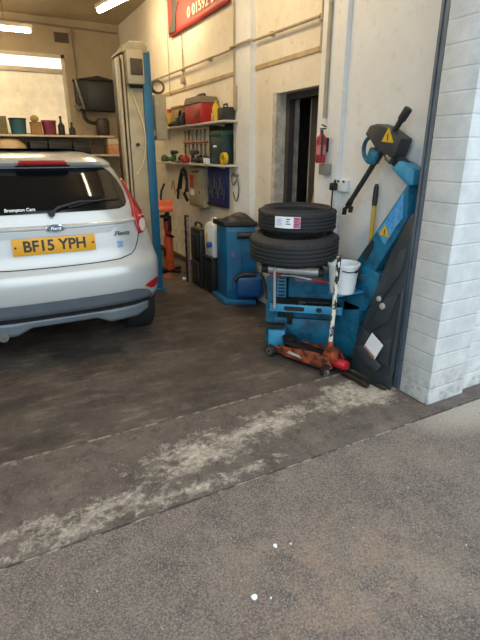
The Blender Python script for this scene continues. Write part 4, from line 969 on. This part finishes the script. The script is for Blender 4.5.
# hanging below the lower shelf
st = thing('hanging_straps', 'black straps hanging below the lower shelf', 'straps', (2.36, 6.1, 1.3))
b = MB(); b.tube([(2.37, 6.35, .88), (2.36, 6.28, 1.05), (2.36, 6.15, 1.26), (2.36, 6.05, 1.29), (2.36, 5.97, 1.2), (2.36, 5.95, 1.0)], .018, 8, smooth=1); b.build('strap', BLACK, st)
b = MB(); b.tube([(2.36, 6.2, 1.02), (2.35, 6.12, 1.18), (2.35, 6.03, 1.24), (2.35, 5.93, 1.1), (2.35, 6.05, .94)], .013, 8, smooth=1); b.box((2.35, 6.0, .93), (.03, .15, .04), Euler((R(35), 0, 0)).to_matrix(), .006); b.build('strap', BLACK, st)
b = MB(); b.tube([(2.375, 6.1, 1.328), (2.36, 6.1, 1.26)], .006, 6); b.build('hook', STEEL2, st)
b = MB(); b.tube([(2.38, 6.62, 1.0), (2.385, 6.55, 1.15), (2.38, 6.5, 1.0), (2.38, 6.45, .93)], .008, 6, smooth=1); b.sph((2.382, 6.4, .99), .03, (.6, 1, 1), 10)
tag(b.build('hung_lead', mat('grey_lead', '#a0937c', .6, 0, .1, 5)), 'thin pale lead hanging on the wall above the orange jack', 'lead')
wb = thing('switch_box', 'beige wall cabinet with red labels under the lower shelf', 'switch box', (2.33, 5.44, .85))
b = MB(); b.span((2.30, 5.31, .85), (WX, 5.73, 1.32), .012); b.build('cabinet_shell', BEIGE, wb)
b = MB(); b.span((2.29, 5.33, .88), (2.30, 5.71, 1.30), .004); b.build('cabinet_door', BEIGE, wb)
for k, (z0, z1, m) in enumerate(((1.16, 1.23, RED), (1.08, 1.15, mat('orange_label', '#b2562f', .6, 0, .1, 40)), (.99, 1.06, PAPER))):
    b = MB(); b.span((2.286, 5.55, z0), (2.291, 5.67, z1)); lab(b.build('warning_label', m, wb, smooth=False), ('red', 'orange', 'white')[k]+' warning label')
b = MB(); b.cyl((2.29, 5.38, 1.04), (2.275, 5.38, 1.04), .012, seg=12); b.build('door_knob', STEEL2, wb)
b = MB(); b.tube([(2.285, 5.60, 1.27), (2.275, 5.48, 1.27), (2.285, 5.38, 1.28)], .01, 6); b.build('cable_gland', BLACK, wb)
bp_ = thing('blue_tool_panel', 'dark blue panel of hung tools right of the beige cabinet', 'tool panel', (WX, 4.98, .9))
b = MB(); b.span((WX-.03, 4.78, .90), (WX, 5.30, 1.34), .004); b.build('panel', mat('navy_panel', '#24306f', .5, 0, .15, 6), bp_)
for k in range(9):
    y_ = 4.83+.052*k; z_ = 1.02+.1*(k % 3)/2
    b = MB(); b.tube([(WX-.042, y_, z_+.1), (WX-.042, y_+.01, z_)], .007, 6); b.lathe([(.008, -.005), (.018, -.005), (.018, .005), (.008, .005)], frame((WX-.042, y_+.012, z_-.015), (0, 1, 0), (0, 0, 1)), 12, close=True)
    b.build('hung_spanner', STEEL2, bp_)
b = MB(); b.span((WX-.05, 4.79, .90), (WX-.03, 5.29, .925)); b.build('panel_ledge', BLACK, bp_, smooth=False)
b = MB(); b.tube([(WX-.072, 4.45, 1.27), (WX-.10, 4.42, 1.22), (WX-.10, 4.50, 1.16), (WX-.09, 4.55, 1.22), (WX-.10, 4.52, 1.30), (WX-.09, 4.42, 1.26), (WX-.08, 4.40, 1.1), (WX-.08, 4.47, .98), (WX-.08, 4.54, 1.1)], .007, 6, smooth=2)
b.cyl((WX-.06, 4.46, 1.27), (WX-.11, 4.46, 1.27), .012)
tag(b.build('air_line', STEEL2), 'grey air line looped on the pilaster beside the blue tool panel', 'air line')

# ------------------------------------------------------------------ back wall benches
def bshelf(z, x0, x1, label, d=.5):
    t = thing('back_shelf', label, 'shelf', ((x0+x1)/2, YB-d/2, z))
    b = MB(); b.span((x0, YB-d, z-.03), (x1, YB, z), .003); b.build('board', WHITEW, t)
    for x_ in (x0+.1, x1-.33):
        b = MB(); b.span((x_, YB-.06, z-.28), (x_+.03, YB, z-.03)); b.build('shelf_support', WHITEW, t, smooth=False)
B1, B2 = 1.755, 1.46
bshelf(B1, -1.5, 2.05, 'long shelf under the back window'); bshelf(B2, .05, 2.2, 'lower shelf below the back window shelf')
def tub(name, label, cat, m, m2, xc, r, h, z=None, rim=True):
    z = B1 if z is None else z
    t = thing(name, label, cat, (xc, YB-.3, z))
    b = MB(); b.lathe([(0, 0), (r*.86, 0), (r, h*.92), (0, h*.92)], Matrix.Translation((xc, YB-.3, z)), 24); b.build('tub_body', m, t)
    b = MB(); b.lathe([(0, h*.9), (r*1.05, h*.9), (r*1.05, h), (0, h*1.02)], Matrix.Translation((xc, YB-.3, z)), 24); b.build('tub_lid', m2, t)
    return t
tub('blue_tub', 'teal tub on the shelf under the back window', 'tub', mat('teal_plastic', '#2a5a66', .5, 0, .1, 5), BLACK, .60, .125, .24)
tub('pink_tub', 'crimson tub on the shelf under the back window', 'tub', mat('crimson_plastic', '#7d2e44', .5, 0, .1, 5), mat('crimson_lid', '#8f4352', .5, 0, .1, 5), 1.06, .11, .22)
boxlid('brown_carton', 'brown carton between the teal and crimson tubs', 'carton', CARD, CARD, (.78, YB-.42, B1), (.94, YB-.2, B1+.19), .02)
b = MB(); b.sph((.85, YB-.31, B1+.19+.05), .06, (1.1, .9, .85), 16); tag(b.build('sponge', mat('yellow_sponge', '#b9a05c', .9, 0, .2, 20, .5, 40)), 'rounded yellowish sponge resting on the brown carton', 'sponge')
def bottle(label, xc, h, m):
    t = thing('bottle', label, 'bottle', (xc, YB-.3, B1))
    b = MB(); b.lathe([(0, 0), (.05, 0), (.053, .01), (.053, h*.5), (.018, h*.68), (.016, h*.9), (0, h*.9)], Matrix.Translation((xc, YB-.3, B1)), 18); b.build('bottle_body', m, t)
    b = MB(); b.cyl((xc, YB-.3, B1+h*.88), (xc, YB-.3, B1+h), .02, seg=12); b.build('bottle_cap', BLACK, t)
bottle('taller dark bottle on the shelf right of the crimson tub', 1.245, .29, BLACK)
bottle('shorter dark bottle at the right end under the window', 1.41, .20, mat('dark_bottle', '#3b3428', .4, 0, .1, 5))
simple('green_carton', 'olive carton on the window shelf at the photo left edge', 'carton', mat('olive_card', '#6b6440', .7, 0, .15, 8), (.30, YB-.42, B1), (.44, YB-.2, B1+.26), .004)
simple('orange_carton', 'small orange carton beside the teal tub at the photo left edge', 'carton', mat('orange_card', '#a0562c', .7, 0, .15, 8), (.20, YB-.46, B1), (.285, YB-.25, B1+.2), .004)
# black equipment below, in the dark
for x0, x1, h, lbl in ((.72, .98, .20, 'dark toolcase on the lower back shelf, left of three'), (1.0, 1.36, .23, 'tallest dark toolcase, middle of three on the lower back shelf'), (1.38, 1.66, .18, 'dark toolcase on the lower back shelf, right of three')):
    t = boxlid('dark_toolcase', lbl, 'case', BLACK, DGREY, (x0, YB-.45, B2), (x1, YB-.1, B2+h), .03); t['group'] = 'cases on the lower back shelf'
t = boxlid('orange_printed_box', 'orange and cream carton on the lower back shelf beside the lift post', 'carton', mat('orange_print', '#b2562a', .6, 0, .3, 30, alt='#caa883'), mat('cream_print', '#cfbf9c', .6, 0, .1, 9), (1.94, YB-.48, B2), (2.2, YB-.15, B2+.25), .09)
b = MB(); b.lathe([(0, 0), (.30, 0), (.30, .05), (.27, .14), (.18, .22), (.08, .25), (0, .255)], Matrix.Translation((.42, YB-.32, B2)) @ Matrix.Diagonal((.92, .85, 1, 1)), 32)
tag(b.build('domed_cover', mat('beige_cover', '#c2ad86', .6, 0, .12, 4)), 'beige domed cover showing just above the car roof', 'cover')
# black machine unit on the wall with hose
bu = thing('wall_heater', 'large black unit hanging on the back wall with a hose', 'heater', (1.86, YB, 2.15))
b = MB(); b.span((1.56, YB-.32, 2.15), (2.20, YB, 2.60), .02); b.build('unit_case', mat('soot_black', '#211f1d', .6, 0, .2, 4), bu)
b = MB(); b.span((1.72, YB-.33, 2.18), (2.16, YB-.318, 2.55), .004); b.build('unit_front', BLACK, bu)
b = MB(); b.prism([(1.53, 2.60), (2.24, 2.60), (2.05, 2.64), (1.9, 2.67), (1.7, 2.63)], .34, XZ(YB), .005); b.build('unit_top', GREASE, bu)
b = MB(); b.tube([(1.54, YB-.33, 2.60), (1.57, YB-.36, 2.45), (1.63, YB-.36, 2.16)], .02, 8).tube([(1.50, YB-.3, 2.6), (1.6, YB-.34, 2.6)], .014, 8).tube([(1.5, YB-.3, 2.22), (1.55, YB-.33, 2.16), (1.6, YB-.3, 2.2)], .03, 8); b.build('side_lever', STEEL2, bu)
b = MB(); b.tube([(1.64, YB-.2, 2.15), (1.64, YB-.22, 2.05), (1.70, YB-.22, 1.97), (1.85, YB-.22, 1.955), (1.95, YB-.22, 2.0), (2.02, YB-.2, 1.99)], .03, 10, smooth=2); b.build('hose', BLACK, bu)
pp = thing('air_tank', 'dark tank below the black wall unit by the lift post', 'tank', (2.0, YB-.25, B1))
b = MB(); b.lathe([(0, 0), (.10, 0), (.11, .03), (.11, .23), (.08, .28), (0, .29)], Matrix.Translation((1.93, YB-.25, B1)), 24); b.build('tank_body', mat('tank_brown', '#3a2f24', .5, 0, .2, 5), pp)
b = MB(); b.cyl((1.93, YB-.25, B1+.28), (1.93, YB-.25, B1+.32), .03, seg=14); b.build('tank_valve', STEEL2, pp)
simple('work_bench', 'dark workbench below the back window shelves', 'bench', mat('bench_dark', '#2c2620', .8, 0, .2, 3), (-1.5, YB-.65, 0), (2.0, YB-.03, .95), .01)

# ------------------------------------------------------------------ litter on the forecourt
def flake(x, y, r, label):
    b = MB(); pts = [(x+r*(.7+.5*random.random())*math.cos(k*math.pi/4), y+r*(.7+.5*random.random())*math.sin(k*math.pi/4)) for k in range(8)]
    b.prism(pts, .006, Matrix.Translation((0, 0, -.002)), .002); return tag(b.build('paper_scrap', PAPER), label, 'litter', 'scraps on the forecourt')
flake(.802, 1.211, .011, 'white scrap on the forecourt, further from the camera')
flake(.614, 1.052, .013, 'white scrap on the forecourt, nearest the camera')
flake(.864, 1.19, .004, 'tiny white speck just right of the further scrap')
flake(.665, 1.02, .004, 'tiny white speck just right of the nearest scrap')

# ------------------------------------------------------------------ camera, sky, exposure
cam = bpy.data.cameras.new('camera'); co = bpy.data.objects.new('camera', cam); C.objects.link(co)
cam.sensor_fit = 'VERTICAL'; cam.sensor_height = 36; cam.lens = 462/640*36; cam.clip_start = .05
co.location = (0, 0, 1.5); co.rotation_mode = 'XYZ'; co.rotation_euler = (R(70), 0, R(-27.9))
bpy.context.scene.camera = co
sun = bpy.data.lights.new('hazy_sun', 'SUN'); sun.energy = .9; sun.angle = R(70); sun.color = (1, .93, .82)
so_ = bpy.data.objects.new('hazy_sun', sun); C.objects.link(so_); so_.location = (3, -6, 6); so_.rotation_euler = V((-.25, 1, -.75)).to_track_quat('-Z', 'Y').to_euler()
w = bpy.data.worlds.new('sky'); bpy.context.scene.world = w; w.use_nodes = True
bg = w.node_tree.nodes['Background']; bg.inputs[0].default_value = (.71, .87, 1.0, 1); bg.inputs[1].default_value = 1.75
vs = bpy.context.scene.view_settings
vs.view_transform = 'Standard'; vs.look = 'None'; vs.gamma = 1; vs.use_curve_mapping = False; vs.exposure = .16
